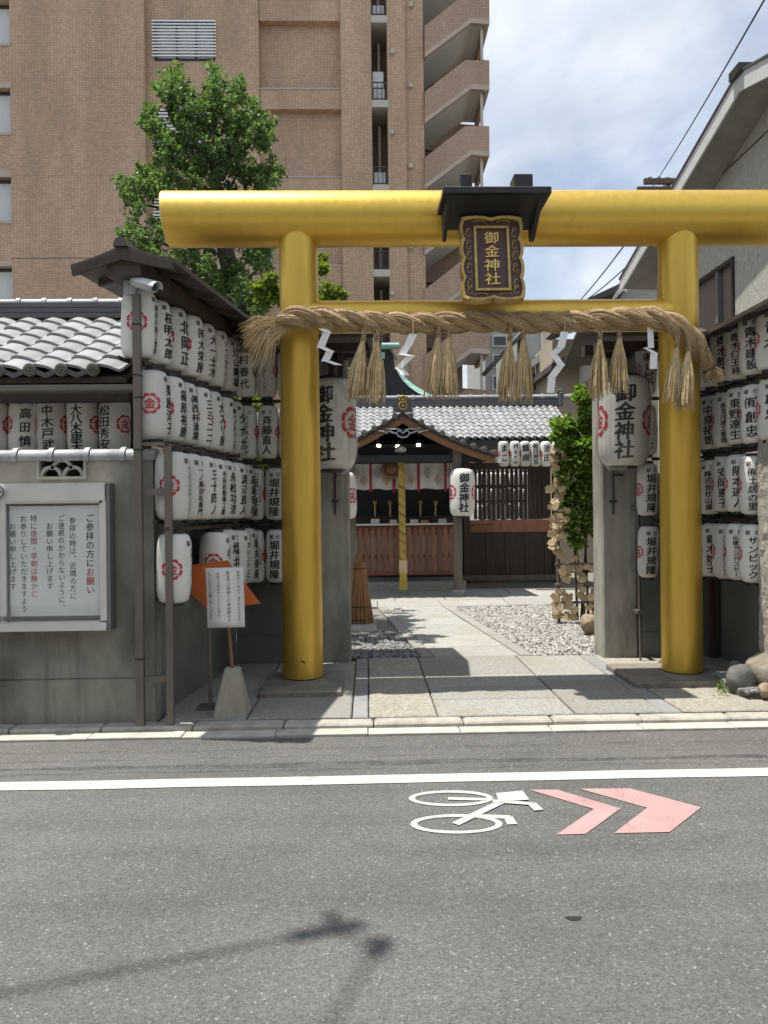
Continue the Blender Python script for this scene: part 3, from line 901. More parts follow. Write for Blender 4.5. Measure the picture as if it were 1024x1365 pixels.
for r, row in enumerate(rowsR):
    for i, it in enumerate(row):
        if i == 0:
            p = P(862, 600, 7.2)
            lantern(loc=(p.x, 7.2, ZR[r] - 0.02 - SB['H'] / 2), rz=rad(R_.uniform(-5, 5)), text=it[0], sub=it[1], label=f'slim white lantern in the {ROW[r]} row between the concrete post and the far gold pillar', group=GA, **SB)
            continue
        f = (i - 1) / 4
        lab = f'white paper lantern {ORD[i - 1]} from the gold pillar in the {ROW[r]} row by the granite pillar'
        lantern(loc=(3.12 + 0.07 * f, 7.12 - 0.84 * f if r > 1 else 7.12 - 0.88 * f, ZR[r] - SM['H'] / 2 + R_.uniform(-0.015, 0.015)), rz=rad(-32 + R_.uniform(-10, 6)), text=it[0], sub=it[1], label=lab, group=GA, kind='mid', R=0.112, H=0.485, ribs=26)
# lanterns under the tiled roof behind the concrete wall
for i, (px, tx, rz) in enumerate(((-8, '宮川幸治', 8), (32, '高田慎', 24), (70, '中木戸武', 4), (111, '大八木康夫', -4), (153, '松田秀安', -24))):
    p = P(px, 560, 6.22)
    lantern(loc=(p.x, 6.22, 2.06 - 0.08), rz=rad(rz), text=tx, label=f'shaded white lantern {ORD[4 - i]} from the camera post under the grey tiled roof', group='lanterns under the tiled roof', tsize=0.09, **SM)
# small lanterns under the eave of the hall
for i, (px, tx) in enumerate(((672, 'まこ'), (686, 'Maru'), (700, '瓢樹'), (714, '毎日神瓦'), (728, '池田'), (742, '神社'))):
    p = P(px, 606, 14.0)
    lantern('tiny', 0.10, 0.46, 14, (p.x, 14.0, P(px, 622, 14.0).z), rad(R_.uniform(-6, 6)), tx, f'small white lantern {ORD[i]} from the porch under the long eave of the hall', 'lanterns under the hall eave', header=False, tsize=0.1 if len(tx) > 2 else 0.14, crest=(-1.35, 1.35))
BG = dict(kind='big', R=0.236, H=0.83, ribs=42)


def big_lantern(loc, rz, label, cover=True):
    t = lantern(loc=loc, rz=rz, text='御金神社', label=label, group='large shrine lanterns', header=False, tsize=0.178, off=0.035, crest=(-1.3, 1.3), cd=0.30, name='shrine_lantern', **BG)
    if cover:
        mb = MB()
        R, H = 0.236, 0.83
        prof = [(0.13, -0.045)] + [(lr(-0.97 + 1.94 * i / 14, R, H) * 1.045 + 0.005, H / 2 * (1 + (-1 + 2 * i / 14))) for i in range(15)] + [(0.13, H + 0.03)]
        mb.lathe(prof, n=28)
        me = mb.mesh('rain_cover', True); me.materials.append(M['plastic'])
        link('rain_cover', me, t)
    return t


pL, pR = P(443, 626, 7.15), P(831, 621, 7.15)
big_lantern((pL.x, 7.15, pL.z), rad(-14), 'large white lantern with black characters beside the gold pillar by the paper sign')
big_lantern((pR.x, 7.15, pR.z), rad(-17), 'large white lantern with black characters on the concrete post near the green shrub')

# ================================================================== torii
YT = 6.57
pl, pr = P(402, 700, YT), P(907.5, 700, YT)
padz, PR = 0.105, 0.166
tor = thing('torii_gate', ((pl.x + pr.x) / 2, YT, 0.055), 'golden torii gate of round beams standing on two low stone pads', 'torii gate')
kz = 4.0
kx0 = P(222, 295, YT).x
kx1 = pl.x + pr.x - kx0
for p in (pl, pr):
    mb = MB()
    mb.tube([(p.x, YT, padz + 0.01 + (kz - padz) * i / 12) for i in range(13)], [PR * (1.03 - 0.05 * i / 12) for i in range(13)], 48)
    mb.build('pillar', M['gold'], tor, True)
q = P(404, 882, YT - PR)
MB().tube([(q.x - 0.018, YT - PR * 1.034, q.z + 0.006), (q.x + 0.004, YT - PR * 1.036, q.z), (q.x + 0.022, YT - PR * 1.034, q.z - 0.012)], [0.003, 0.008, 0.002], 5).build('paint_chip', M['rim'], tor)
KR = 0.228
mb = MB()
n = 48
vs = []
for i, x in enumerate([kx0, kx0 + 0.004, kx0 + 0.5, 0.5, kx1 - 0.5, kx1 - 0.004, kx1]):
    for k in range(n):
        t = 2 * math.pi * k / n
        r = KR * (0.985 if i in (0, 6) else 1)
        sl = 0.02 * math.sin(t) * (-1 if i < 3 else 1) * (1 if i in (0, 1, 5, 6) else 0)
        vs.append((x + sl, YT + r * math.cos(t), kz + r * math.sin(t)))
mb.add(vs, [(i * n + k, i * n + (k + 1) % n, (i + 1) * n + (k + 1) % n, (i + 1) * n + k) for i in range(6) for k in range(n)] + [tuple(range(n - 1, -1, -1)), tuple(range(6 * n, 7 * n))])
mb.build('top_beam', M['gold_h'], tor, True)
nz = P(512, 422, YT).z
mb = MB()
NR = 0.135
xa, xb = pl.x + PR * 0.6, pr.x - PR * 0.6
mb.tube([(xa, YT, nz), (xa + 0.16, YT, nz), (xa + 0.2, YT, nz), (xb - 0.2, YT, nz), (xb - 0.16, YT, nz), (xb, YT, nz)], [NR * 1.02, NR, NR, NR, NR, NR * 1.02], 40)
mb.build('tie_beam', M['gold_h'], tor, True)
for (ax, bx, f0, nm) in ((344, 455, 931, 0), (848, 985, 918, 1)):
    a, b = G(ax, f0, 0.055), G(bx, f0, 0.055)
    MB().cbox(a.x, a.y, 0.04, b.x, a.y + 0.78, padz, 0.012).build('base_stone', M['pad'], tor)

# ------------------------------------------------------------------ name plaque with its little roof
YP = 6.10
a, b = P(616, 284, YP - 0.06), P(690, 405, YP + 0.06)
pw, ph = 0.47, a.z - b.z
pc = Vector(((P(656, 345, YP).x), YP, (a.z + b.z) / 2))
tilt = Matrix.Translation(pc) @ Matrix.Rotation(rad(-9), 4, 'X')      # top leans out
# local board frame: x right, z up, -y to the street
plq = thing('name_plaque', (pc.x, pc.y, b.z), 'dark plaque in a wavy gold frame with gold characters under a small black roof', 'plaque')


def tl(x, y, z):
    return tilt @ Vector((x, y, z))


W2, H2 = pw / 2, ph / 2
MB().box(-W2, 0, -H2, W2, 0.05, H2, tilt).build('board', M['lacquer'], plq)


def wavy(w, h, amp, n=9):
    pts = []
    for (x0, z0, x1, z1, nx, nz) in ((-w, -h, w, -h, 0, -1), (w, -h, w, h, 1, 0), (w, h, -w, h, 0, 1), (-w, h, -w, -h, -1, 0)):
        m = 24
        for i in range(m):
            f = i / m
            k = abs(math.sin(math.pi * f * (2 if nz else 4))) ** 0.7
            o = amp * (k - 0.6)
            pts.append((x0 + (x1 - x0) * f + nx * o, z0 + (z1 - z0) * f + nz * o))
    return pts


out, inn = wavy(W2 + 0.012, H2 + 0.01, 0.02), wavy(W2 - 0.014, H2 - 0.017, 0.021)
mb = MB()
n = len(out)
vs = []
for (x, z), (u, v) in zip(out, inn):
    vs += [tl(x, -0.005, z), tl(x * 0.985, -0.03, z * 0.985), tl(u, -0.022, v), tl(u, 0.002, v), tl(x, 0.055, z)]
fs = []
for i in range(n):
    j = (i + 1) % n
    for k in range(3):
        fs.append((5 * i + k, 5 * j + k, 5 * j + k + 1, 5 * i + k + 1))
    fs.append((5 * i, 5 * i + 4, 5 * j + 4, 5 * j))
mb.add(vs, [f[::-1] for f in fs])
mb.build('outer_frame', M['gold_leaf'], plq, True)
iw, ih = W2 * 0.60, H2 * 0.80
mb = MB()
for (x0, z0, x1, z1) in ((-iw, -ih, iw, -ih + 0.02), (-iw, ih - 0.02, iw, ih), (-iw, -ih + 0.02, -iw + 0.02, ih - 0.02), (iw - 0.02, -ih + 0.02, iw, ih - 0.02)):
    mb.box(x0, -0.02, z0, x1, -0.002, z1, tilt)
mb.build('inner_frame', M['gold_leaf'], plq)
mb = MB()
for sx in (-1, 1):
    for z in (-0.9, -0.72, -0.3, 0.05, 0.35, 0.68):
        for q in range(2):
            c = Vector((sx * W2 * 0.78, 0, z * H2 * 0.9 + 0.03 * q))
            pts = [tl(c.x + 0.016 * math.cos(t) * (1 - 0.08 * t), -0.006, c.z + 0.022 * math.sin(t) * (1 - 0.08 * t)) for t in [0.5 * i * (1 if q else -1) for i in range(10)]]
            mb.tube(pts, 0.0035, 5)
for sx in (-0.42, 0.42):
    for z in (-0.9, 0.9):
        mb.tube([tl(sx * W2 + 0.05 * math.cos(t), -0.006, z * H2 + 0.018 * math.sin(t)) for t in [0.4 * i for i in range(9)]], 0.004, 5)
mb.build('scroll_carving', M['gold_leaf'], plq, True)
mb = MB()
column(mb, '御金神社', 0.0, ih * 0.86, ih * 0.40, lambda s, z: tl(s, -0.004, z), 0.018, 1.06, 1.15, False, 0.06)
me = MB()
for f in mb.f:
    me.prism([mb.v[i] for i in f], tilt.to_3x3() @ Vector((0, -0.006, 0)))
me.build('lettering', M['gold_text'], plq)
rb = MB()
zs = P(655, 258, 5.92).z
x0, x1 = P(590, 254, 5.92).x, P(728, 254, 5.92).x
rb.cbox(x0, 5.90, zs, x1 + 0.04, 6.42, zs + 0.05, 0.006)
rf = rb.build('roof', M['black'], plq)
for xa, xb in ((612, 628), (683, 708)):
    u, v = P(xa, 240, 6.0).x, P(xb, 240, 6.0).x
    MB().cbox(u, 5.93, zs + 0.052, v, 6.10, zs + 0.16, 0.006).build('ridge_block', M['black'], rf)
for px, e in ((601, 0), (719, 0)):
    x = P(px, 262, 5.95).x
    zb = P(px, 320, 6.30).z
    mb = MB()
    mb.prism([(x, 5.94, zs - 0.003), (x, 6.28, zb), (x, 6.345, zb), (x, 6.40, zs - 0.003)], (0.035 if px > 650 else -0.03, 0, 0))
    mb.build('side_board', M['black'], rf)
MB().prism([(x0 + 0.04, 5.93, zs - 0.004), (x0 + 0.04, 6.30, zs - 0.13), (x0 + 0.04, 6.34, zs - 0.13), (x0 + 0.04, 6.36, zs - 0.004)], (x1 - x0 - 0.06, 0, 0)).build('under_board', M['black'], rf)

# ------------------------------------------------------------------ sacred rope
rope = thing('sacred_rope', P(655, 430, 6.3), 'thick twisted straw rope tied along the tie beam of the torii', 'rope')
ctr = [(372, 432, 6.27), (392, 423, 6.24), (430, 424, 6.27), (480, 428, 6.31), (540, 431, 6.32), (600, 430, 6.32), (660, 429, 6.32), (720, 430, 6.32), (780, 428, 6.31), (830, 424, 6.28), (870, 424, 6.23), (900, 434, 6.22), (922, 452, 6.25), (936, 472, 6.28), (945, 492, 6.30)]
cp = [P(*c) for c in ctr]


def cat(ps, f):
    n = len(ps) - 1
    f = max(0, min(n - 1e-6, f)); i = int(f); t = f - i
    p0, p1, p2, p3 = ps[max(i - 1, 0)], ps[i], ps[i + 1], ps[min(i + 2, n)]
    return 0.5 * ((2 * p1) + (p2 - p0) * t + (2 * p0 - 5 * p1 + 4 * p2 - p3) * t * t + (3 * p1 - p0 - 3 * p2 + p3) * t ** 3)


fine = [cat(cp, i * (len(cp) - 1) / 420) for i in range(421)]
arc = [0]
for a, b in zip(fine, fine[1:]):
    arc.append(arc[-1] + (b - a).length)
LT = arc[-1]
RS, RC = 0.0415, 0.0455
for sidx in range(3):
    pts, rs = [], []
    for i in range(0, 421):
        d = (fine[min(i + 1, 420)] - fine[max(i - 1, 0)]).normalized()
        a = Vector((0, 1, 0)); a = (a - d * a.dot(d)).normalized(); b = d.cross(a)
        t = 2 * math.pi * arc[i] / 0.62 + sidx * 2 * math.pi / 3 + 0.4
        e = min(1, arc[i] / 0.12 + 0.55) * min(1, (LT - arc[i]) / 0.4 + 0.5)
        pts.append(fine[i] + (a * math.cos(t) + b * math.sin(t)) * RC * e)
        rs.append(RS * e * (1 + 0.05 * math.sin(arc[i] * 31 + sidx)))
    ph_ = R_.uniform(0, 6)
    wob_ = [R_.uniform(0.84, 1.12) for _ in range(26)]
    mb = MB()
    mb.tube(pts, rs, 26, True, lambda i, k: wob_[k] + 0.035 * math.sin(i * 0.35 + k * 2.3) + 0.03 * math.sin(i * 1.1 + k * 4.1))
    for q in range(15):
        fp, fr_ = [], []
        q0 = R_.uniform(0, 6.28); tw = R_.uniform(-1.2, 0.4)
        for i in range(0, 421, 2):
            d = (pts[min(i + 1, 420)] - pts[max(i - 1, 0)]).normalized()
            a = Vector((0, 1, 0)); a = (a - d * a.dot(d)).normalized(); b = d.cross(a)
            t = q0 + tw * arc[i] * 2
            fp.append(pts[i] + (a * math.cos(t) + b * math.sin(t)) * rs[i] * (1.0 + 0.03 * math.sin(i * 0.31 + q)))
            fr_.append(0.0055 + 0.0016 * math.sin(i * 0.23 + q * 2.1))
        mb.tube(fp, fr_, 5)
    mb.build('strand', M['rope'], rope, 'all')


def straw(mb, a, b, r0, r1, bend=0.0, n=3):
    a, b = Vector(a), Vector(b)
    m = (a + b) / 2 + Vector((R_.uniform(-1, 1), R_.uniform(-1, 1), R_.uniform(-1, 1))) * bend
    mb.tube([a, m, b], [r0, (r0 + r1) / 2, r1], n, False)


fr = MB()
o = cp[0] + Vector((0.03, 0, -0.01))
for k in range(380):
    a = rad(R_.uniform(172, 246)); el = R_.uniform(-0.5, 0.4)
    L = R_.uniform(0.18, 0.36) * (1.0 if a < rad(235) else 0.8)
    d = Vector((math.cos(a) * math.cos(el), math.sin(el), math.sin(a) * math.cos(el)))
    s = o + Vector((R_.uniform(-0.03, 0.03), R_.uniform(-0.04, 0.04), R_.uniform(-0.05, 0.05)))
    mid = s + d * L * 0.55 + Vector((-0.02, 0, 0.015))
    end = s + d * L + Vector((0, 0, -0.10 * L / 0.3 * R_.uniform(0.2, 1.2)))
    fr.tube([s, mid, end], [0.0045, 0.0035, 0.001], 3, False)
fr.build('frayed_end', M['straw'], rope, kind='stuff')
fr = MB()
o = cp[-1]
dirv = (cp[-1] - cp[-3]).normalized()
for k in range(150):
    s = o + Vector((R_.uniform(-0.035, 0.035), R_.uniform(-0.035, 0.035), R_.uniform(-0.01, 0.02)))
    off = (s - o)
    end = s + dirv * R_.uniform(0.07, 0.12) + off * 1.3
    fr.tube([s, end], [0.004, 0.002], 3, False)
fr.build('bound_tail', M['straw'], rope, kind='stuff')
mb = MB()
side = dirv.cross(Vector((0, 1, 0))).normalized()
mb.tube([o + (side * math.cos(t) + Vector((0, 1, 0)) * math.sin(t)) * 0.055 for t in [k * math.pi / 8 for k in range(17)]], 0.006, 5, False)
mb.build('binding_cord', M['darkwood'], rope)
fz = MB()
for k in range(900):
    i = R_.randint(4, 415)
    d = (fine[i + 1] - fine[i - 1]).normalized()
    t = R_.uniform(0, 6.28)
    n_ = (Vector((0, 1, 0)) * math.cos(t) + Vector((0, 0, 1)) * math.sin(t))
    s = fine[i] + n_ * 0.072
    e = s + d * R_.uniform(-0.07, 0.09) + n_ * R_.uniform(0.0, 0.035)
    fz.tube([s, (s + e) / 2 + n_ * 0.006, e], [0.0022, 0.0018, 0.0008], 3, False)
fz.build('loose_straw', M['straw'], rope, kind='stuff')

TASSEL = []
for v in range(3):
    mb = MB()
    for k in range(95):
        a = R_.uniform(0, 6.28); q = R_.random() ** 0.5
        s = Vector((0.012 * q * math.cos(a), 0.012 * q * math.sin(a), -0.05))
        L = R_.uniform(0.36, 0.48)
        e = Vector((0.09 * q * math.cos(a + 0.1), 0.075 * q * math.sin(a + 0.1), -0.05 - L))
        m_ = s * 0.45 + e * 0.55 + Vector((0.012 * math.cos(a), 0.012 * math.sin(a), 0.01))
        mb.tube([s, m_, e], [0.0055, 0.005, 0.0028], 4, False)
    me = mb.mesh('straw_skirt'); me.materials.append(M['straw'])
    m2 = MB()
    for k in range(3):
        m2.tube([(0.011 * math.cos(2.1 * k + 0.4 * i), 0.011 * math.sin(2.1 * k + 0.4 * i), 0.06 - 0.014 * i) for i in range(11)], 0.009, 6, True)
    m2.tube([(0.02 * math.cos(t), 0.02 * math.sin(t), -0.055 + 0.003 * t) for t in [0.6 * i for i in range(22)]], 0.004, 4, False)
    me2 = m2.mesh('knot', True); me2.materials.append(M['rope'])
    TASSEL.append((me, me2))
tl_ = ['outer straw tassel beside the gold pillar and the first paper streamer', 'inner straw tassel of the pair before the green copper roof', 'outer tassel of the pair hanging over the porch gable', 'inner tassel of the pair hanging over the porch gable',
       'first straw tassel hanging below the right end of the plaque', 'second straw tassel hanging beside the bent paper streamer', 'straw tassel over the concrete post by the green shrub', 'straw tassel hanging just above the large lantern by the shrub', 'first straw tassel lying against the far gold pillar', 'second and lowest straw tassel against the far gold pillar']
tl_[4] = 'straw tassel hanging just below the name plaque'
for i, (tx, ty, bx, by) in enumerate(((485, 446, 473, 528), (503, 446, 501, 530), (585, 441, 577, 523), (598, 441, 598, 523), (680, 446, 675, 528), (698, 444, 697, 528), (800, 444, 797, 525), (826, 442, 824, 517), (903, 456, 896, 530), (919, 460, 911, 540))):
    Yt = 6.28 if tx < 880 else 6.18
    a, b = P(tx, ty, Yt), P(bx, by, Yt)
    s = (a.z - b.z) / 0.47
    r = math.atan2(b.x - a.x, a.z - b.z)
    t = thing('straw_tassel', a, tl_[i], 'tassel', 'straw tassels on the rope', None, (R_.uniform(-0.05, 0.03), -r, R_.uniform(0, 3)))
    t.rotation_mode = 'ZXY'
    t.scale = (s, s, s)
    link('straw_skirt', TASSEL[i % 3][0], t); link('knot', TASSEL[i % 3][1], t)
    t.children[0]['kind'] = 'stuff'

sh = [('white zigzag paper streamer twisted beside the near gold pillar', [(430, 438), (436, 442), (428, 462), (440, 468), (434, 480), (450, 486)], 11),
      ('white zigzag paper streamer with two tails before the brown apartment tower', [(551, 445), (545, 458), (536, 472), (548, 474), (532, 490), (540, 499)], 11),
      ('long bent paper streamer beside the tassels near the beige house', [(753, 442), (748, 462), (738, 472), (748, 486), (736, 502), (734, 522)], 11),
      ('short white paper streamer in front of the far gold pillar', [(867, 436), (868, 462), (862, 464), (872, 470), (871, 490)], 9)]
for lab, pts, w in sh:
    mb = MB()
    Yq = 6.22
    for i, (q, q2) in enumerate(zip(pts, pts[1:])):
        a, b = P(q[0], q[1], Yq - 0.012 * (i % 2)), P(q2[0], q2[1], Yq - 0.012 * ((i + 1) % 2))
        d = (b - a).normalized()
        s = Vector((1, 0.25 * (-1) ** i, 0)) * (w * Yq / FPX / 2)
        mb.prism([a - s, a + s, b + s + d * 0.01, b - s + d * 0.01], (0, 0.0015, 0))
    a = P(pts[0][0], pts[0][1] - 6, Yq)
    t = mb.build('paper_streamer', M['white_paper'], None, label=lab, cat='paper streamer', group='paper streamers on the rope')
    m2 = MB(); m2.tube([P(pts[0][0], pts[0][1] - 18, 6.23), P(pts[0][0], pts[0][1] + 3, Yq)], 0.004, 4)
    m2.build('thread', M['straw'], t)

# ================================================================== concrete wall at the kerb
YW = 5.44
wxr = P(206, 800, YW).x
ztop = P(100, 612, YW).z
oa, ob_, oz0, oz1 = P(50, 630, YW).x, P(116, 630, YW).x, P(84, 639, YW).z, ztop - 0.012
wall = thing('concrete_wall', (-3.5, YW, 0.05), 'low grey concrete wall with a tile coping carrying the noticeboard', 'wall')
mb = MB()
gz = P(100, 905, YW).z
T = 0.15
mb.box(-6, YW, 0.03, wxr, YW + T, gz - 0.006)
mb.box(-6, YW + 0.008, gz - 0.006, wxr - 0.004, YW + T, gz + 0.006)
mb.box(-6, YW, gz + 0.006, wxr, YW + T, oz0)
mb.box(-6, YW, oz0, oa, YW + T, ztop)
mb.box(ob_, YW, oz0, wxr, YW + T, ztop)
mb.build('wall_body', M['concrete'], wall)
fs_ = MB()
w = ob_ - oa
fy = YW - 0.02
for (x0, z0, x1, z1) in ((oa, oz0, ob_, oz0 + 0.02), (oa, oz0 + 0.02, oa + 0.018, oz1), (ob_ - 0.018, oz0 + 0.02, ob_, oz1)):
    fs_.box(x0, fy, z0, x1, YW + 0.06, z1)
r1 = (w - 0.036) / 4
for cx, cz, r in ((oa + 0.018 + r1, oz0 + 0.02, r1), (ob_ - 0.018 - r1, oz0 + 0.02, r1), ((oa + ob_) / 2, oz0 + 0.02 + r1 * 0.62, r1)):
    for i in range(10):
        t0, t1 = math.pi * i / 10, math.pi * (i + 1) / 10
        q = []
        for rr in (r, r - 0.022):
            q += [(cx + rr * math.cos(t0), fy + 0.01, cz + rr * math.sin(t0)), (cx + rr * math.cos(t1), fy + 0.01, cz + rr * math.sin(t1))]
        fs_.prism([q[0], q[1], q[3], q[2]], (0, 0.05, 0))
fs_.build('vent_screen', M['concrete_post'], wall)
MB().box(oa, YW + T + 0.002, oz0, ob_, YW + T + 0.03, ztop).build('vent_dark_sheet', M['rim'], wall)  # near-black sheet stands in for the shade inside the opening
x = wxr + 0.02
k = 0
zc = P(100, 604, YW).z
while x > -3.4:
    mb = MB()
    vs = []
    L = 0.248
    for xx, r in ((x, 0.040), (x - 0.004, 0.042), (x - L + 0.035, 0.042), (x - L + 0.035, 0.052), (x - L, 0.052)):
        for q in range(13):
            t = math.pi * (-0.12 + 1.24 * q / 12)
            vs.append((xx, YW + 0.05 + 1.5 * r * math.cos(t), zc - 0.03 + 1.45 * r * math.sin(t)))
    mb.add(vs, [(i * 13 + q, i * 13 + q + 1, (i + 1) * 13 + q + 1, (i + 1) * 13 + q) for i in range(4) for q in range(12)] + [tuple(range(12, -1, -1)), tuple(range(52, 65))])
    mb.build('coping_tile', M['roof_tile'], wall, True)
    x -= L + 0.002
MB().box(-3.4, YW - 0.01, ztop + 0.002, wxr + 0.01, YW + T, zc - 0.035).build('coping_bed', M['concrete'], wall)
# side wall, back wall
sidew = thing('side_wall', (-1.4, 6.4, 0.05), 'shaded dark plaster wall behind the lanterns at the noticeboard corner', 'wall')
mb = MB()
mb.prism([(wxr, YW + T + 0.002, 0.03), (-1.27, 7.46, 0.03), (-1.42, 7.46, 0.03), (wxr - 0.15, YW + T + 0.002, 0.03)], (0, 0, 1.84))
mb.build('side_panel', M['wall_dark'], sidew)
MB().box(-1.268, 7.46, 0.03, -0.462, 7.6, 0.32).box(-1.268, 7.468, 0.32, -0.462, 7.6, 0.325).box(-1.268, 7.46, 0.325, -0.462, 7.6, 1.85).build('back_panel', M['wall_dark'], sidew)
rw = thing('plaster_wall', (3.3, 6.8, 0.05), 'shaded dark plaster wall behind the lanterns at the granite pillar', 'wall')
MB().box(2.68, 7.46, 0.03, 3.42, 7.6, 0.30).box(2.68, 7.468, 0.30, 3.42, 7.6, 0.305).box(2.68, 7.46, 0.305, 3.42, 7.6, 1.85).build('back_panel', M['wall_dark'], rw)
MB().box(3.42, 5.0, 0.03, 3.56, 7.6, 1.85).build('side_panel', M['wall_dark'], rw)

# ------------------------------------------------------------------ noticeboard
YN = 5.32
nb = thing('noticeboard', P(70, 842, YN), 'aluminium noticeboard with a glazed white printed notice on the concrete wall', 'noticeboard')
xl, xr = P(-240, 740, YN).x, P(142, 740, YN).x
z = lambda py: P(70, py, YN).z
MB().box(xl, YN, z(671), xr - 0.028, YN + 0.02, z(647)).box(xl, YN - 0.012, z(668), xr - 0.004, YN, z(646)).box(xl, YN - 0.014, z(646), xr, YN + 0.11, z(644)).build('top_rail', M['alu'], nb)
MB().box(xl, YN - 0.014, z(841), xr - 0.004, YN, z(830)).box(xl, YN, z(830), xr, YN + 0.11, z(828.5)).build('bottom_rail', M['alu'], nb)
MB().box(P(133, 740, YN).x, YN, z(830), xr - 0.002, YN + 0.018, z(668)).build('side_rail', M['alu'], nb)
MB().box(xr, YN + 0.001, z(841), xr + 0.024, YN + 0.115, z(645)).build('side_plate', M['alu_dark'], nb)
MB().box(P(1, 740, YN).x, YN + 0.001, z(830), P(7.5, 740, YN).x, YN + 0.02, z(671)).build('sliding_stile', M['alu'], nb)
MB().box(xl, YN + 0.09, z(841), xr - 0.002, YN + 0.115, z(646)).build('back_panel', M['white_metal'], nb)
pp = MB().box(P(10, 740, YN).x, YN + 0.036, z(822), P(131, 740, YN).x, YN + 0.040, z(674)).build('notice_sheet', M['white_paper'], nb)
pq = MB().box(P(-160, 740, YN).x, YN + 0.036, z(822), P(-2, 740, YN).x, YN + 0.040, z(674)).build('notice_sheet', M['white_paper'], nb)
MB().box(xl, YN + 0.026, z(830), P(133, 740, YN).x, YN + 0.029, z(671)).build('glass_pane', M['glass'], nb)
fnn = lambda s, zz: Vector((s, YN + 0.0345, zz))
bk, rd = MB(), MB()


def sx(c):
    return P(c / 5.689, 740, YN + 0.0345).x


def sz(c):
    return P(70, 620 + c / 5.689, YN + 0.0345).z


for text, cx, ct, cb, split in (('ご参拝の方にお願い', 684, 370, 985, 6), ('参拝の時は、近隣の方に', 552, 395, 1022, 99), ('ご迷惑のかからないように、', 467, 375, 1105, 99), ('お願い申し上げます', 377, 435, 945, 99), ('特に夜間・早朝は静かに', 258, 375, 1003, 2), ('お参りしていただきますよう', 180, 378, 1115, 99), ('お願い申し上げます', 97, 435, 945, 99)):
    h = (sz(ct) - sz(cb)) / len(text)
    s_ = h * (1.0 if cx != 684 else 1.04)
    y = column(bk, text[:split], sx(cx), sz(ct), min(s_, h * 0.98), fnn, 0.014 if cx == 684 else 0.0, h / min(s_, h * 0.98), 0.95, False)
    if text[split:]:
        column(rd, text[split:], sx(cx), y, min(s_, h * 0.98), fnn, 0.016 if cx == 684 else 0.0, h / min(s_, h * 0.98), 0.95, False)
bk.build('black_lettering', M['ink'], pp)
rd.build('red_lettering', M['red_ink'], pp)
mb = MB()
c = P(-1, 656, YN)
mb.tube([(c.x, YN - 0.014, c.z), (c.x, YN - 0.034, c.z)], 0.055, 24)
lk = mb.build('lock_plate', M['alu'], nb, True)
mb = MB()
mb.tube([(c.x + 0.045 * math.cos(t), YN - 0.036, c.z + 0.045 * math.sin(t)) for t in [k * math.pi / 12 for k in range(25)]], 0.008, 6)
mb.box(c.x - 0.03, YN - 0.04, c.z - 0.006, c.x + 0.03, YN - 0.034, c.z + 0.006)
mb.build('lock_ring', M['alu_dark'], lk)
mb = MB()
q = P(8, 825, YN - 0.02)
mb.box(q.x - 0.022, YN - 0.03, q.z - 0.014, q.x + 0.014, YN - 0.001, q.z + 0.014).tube([(q.x + 0.018, YN - 0.02, q.z - 0.02), (q.x + 0.018, YN - 0.02, q.z + 0.024)], 0.006, 6)
mb.build('clasp', M['alu_dark'], nb)

# ------------------------------------------------------------------ posts and camera
pa = P(188.5, 965, 5.335); pb = P(228, 965, 5.345)
post = thing('frame_post', (pa.x, 5.335, 0.05), 'tall rust stained metal post carrying the security camera', 'post')
mb = MB()
topa = P(182, 392, 5.335)
mb.box(pa.x - 0.026, 5.31, 0.05, pa.x + 0.024, 5.36, topa.z)
mb.build('tube', M['steel'], post)
mb = MB()
for py in (432, 500, 530, 600, 880):
    zz = P(185, py, 5.3).z
    mb.box(pa.x - 0.03, 5.306, zz, pa.x + 0.028, 5.364, zz + 0.009)
mb.build('wire_tie', M['rim'], post)
post2 = thing('frame_post', (pb.x, 5.345, 0.05), 'shorter grey steel post joined by two crossbars to the camera post', 'post')
topb = P(224, 592, 5.345)
MB().box(pb.x - 0.023, 5.322, 0.05, pb.x + 0.023, 5.368, topb.z).build('tube', M['steel'], post2)
for py, w in ((592, 0.012), (656, 0.024), (905, 0.02)):
    zz = P(205, py, 5.345).z
    MB().box(pa.x + 0.025, 5.33, zz - w, pb.x - 0.0235, 5.36, zz + w).build('crossbar', M['steel'], post2)
q = P(172, 380, 5.30)
cc = thing('security_camera', q, 'silver grey security camera bracketed on top of the rusty post under the small roof', 'camera')
a = P(165, 378, 5.3)
MB().cbox(a.x, 5.29, P(172, 392, 5.3).z, P(180, 378, 5.3).x, 5.35, P(172, 368, 5.3).z, 0.008).build('bracket', M['grey_plastic'], cc)
mb = MB()
c0, c1 = P(178, 375, 5.27), P(206, 383, 5.16)
d = (c1 - c0)
mb.tube([c0, c0 + d * 0.05, c0 + d * 0.95, c1], [0.028, 0.036, 0.038, 0.034], 20)
mb.build('housing', M['grey_plastic'], cc, True)
mb = MB(); mb.tube([c0 + Vector((0, 0, 0.008)), c0 + d * 1.12 + Vector((0, 0, 0.010))], [0.0385, 0.0405], 20, True)
up = Vector((0, 0, 1))
keep = MB()
idx = [i for i, v in enumerate(mb.v) if True]
hb = MB()
n = 9
vs = []
ax = d.normalized(); sd = ax.cross(up).normalized(); u2 = sd.cross(ax)
for f, r in ((0.08, 0.043), (1.15, 0.045)):
    for k in range(n):
        t = math.pi * k / (n - 1)
        vs.append(c0 + d * f + (sd * math.cos(t) + u2 * math.sin(t)) * r)
for f, r in ((0.08, 0.040), (1.15, 0.042)):
    for k in range(n):
        t = math.pi * k / (n - 1)
        vs.append(c0 + d * f + (sd * math.cos(t) + u2 * math.sin(t)) * r)
fs = []
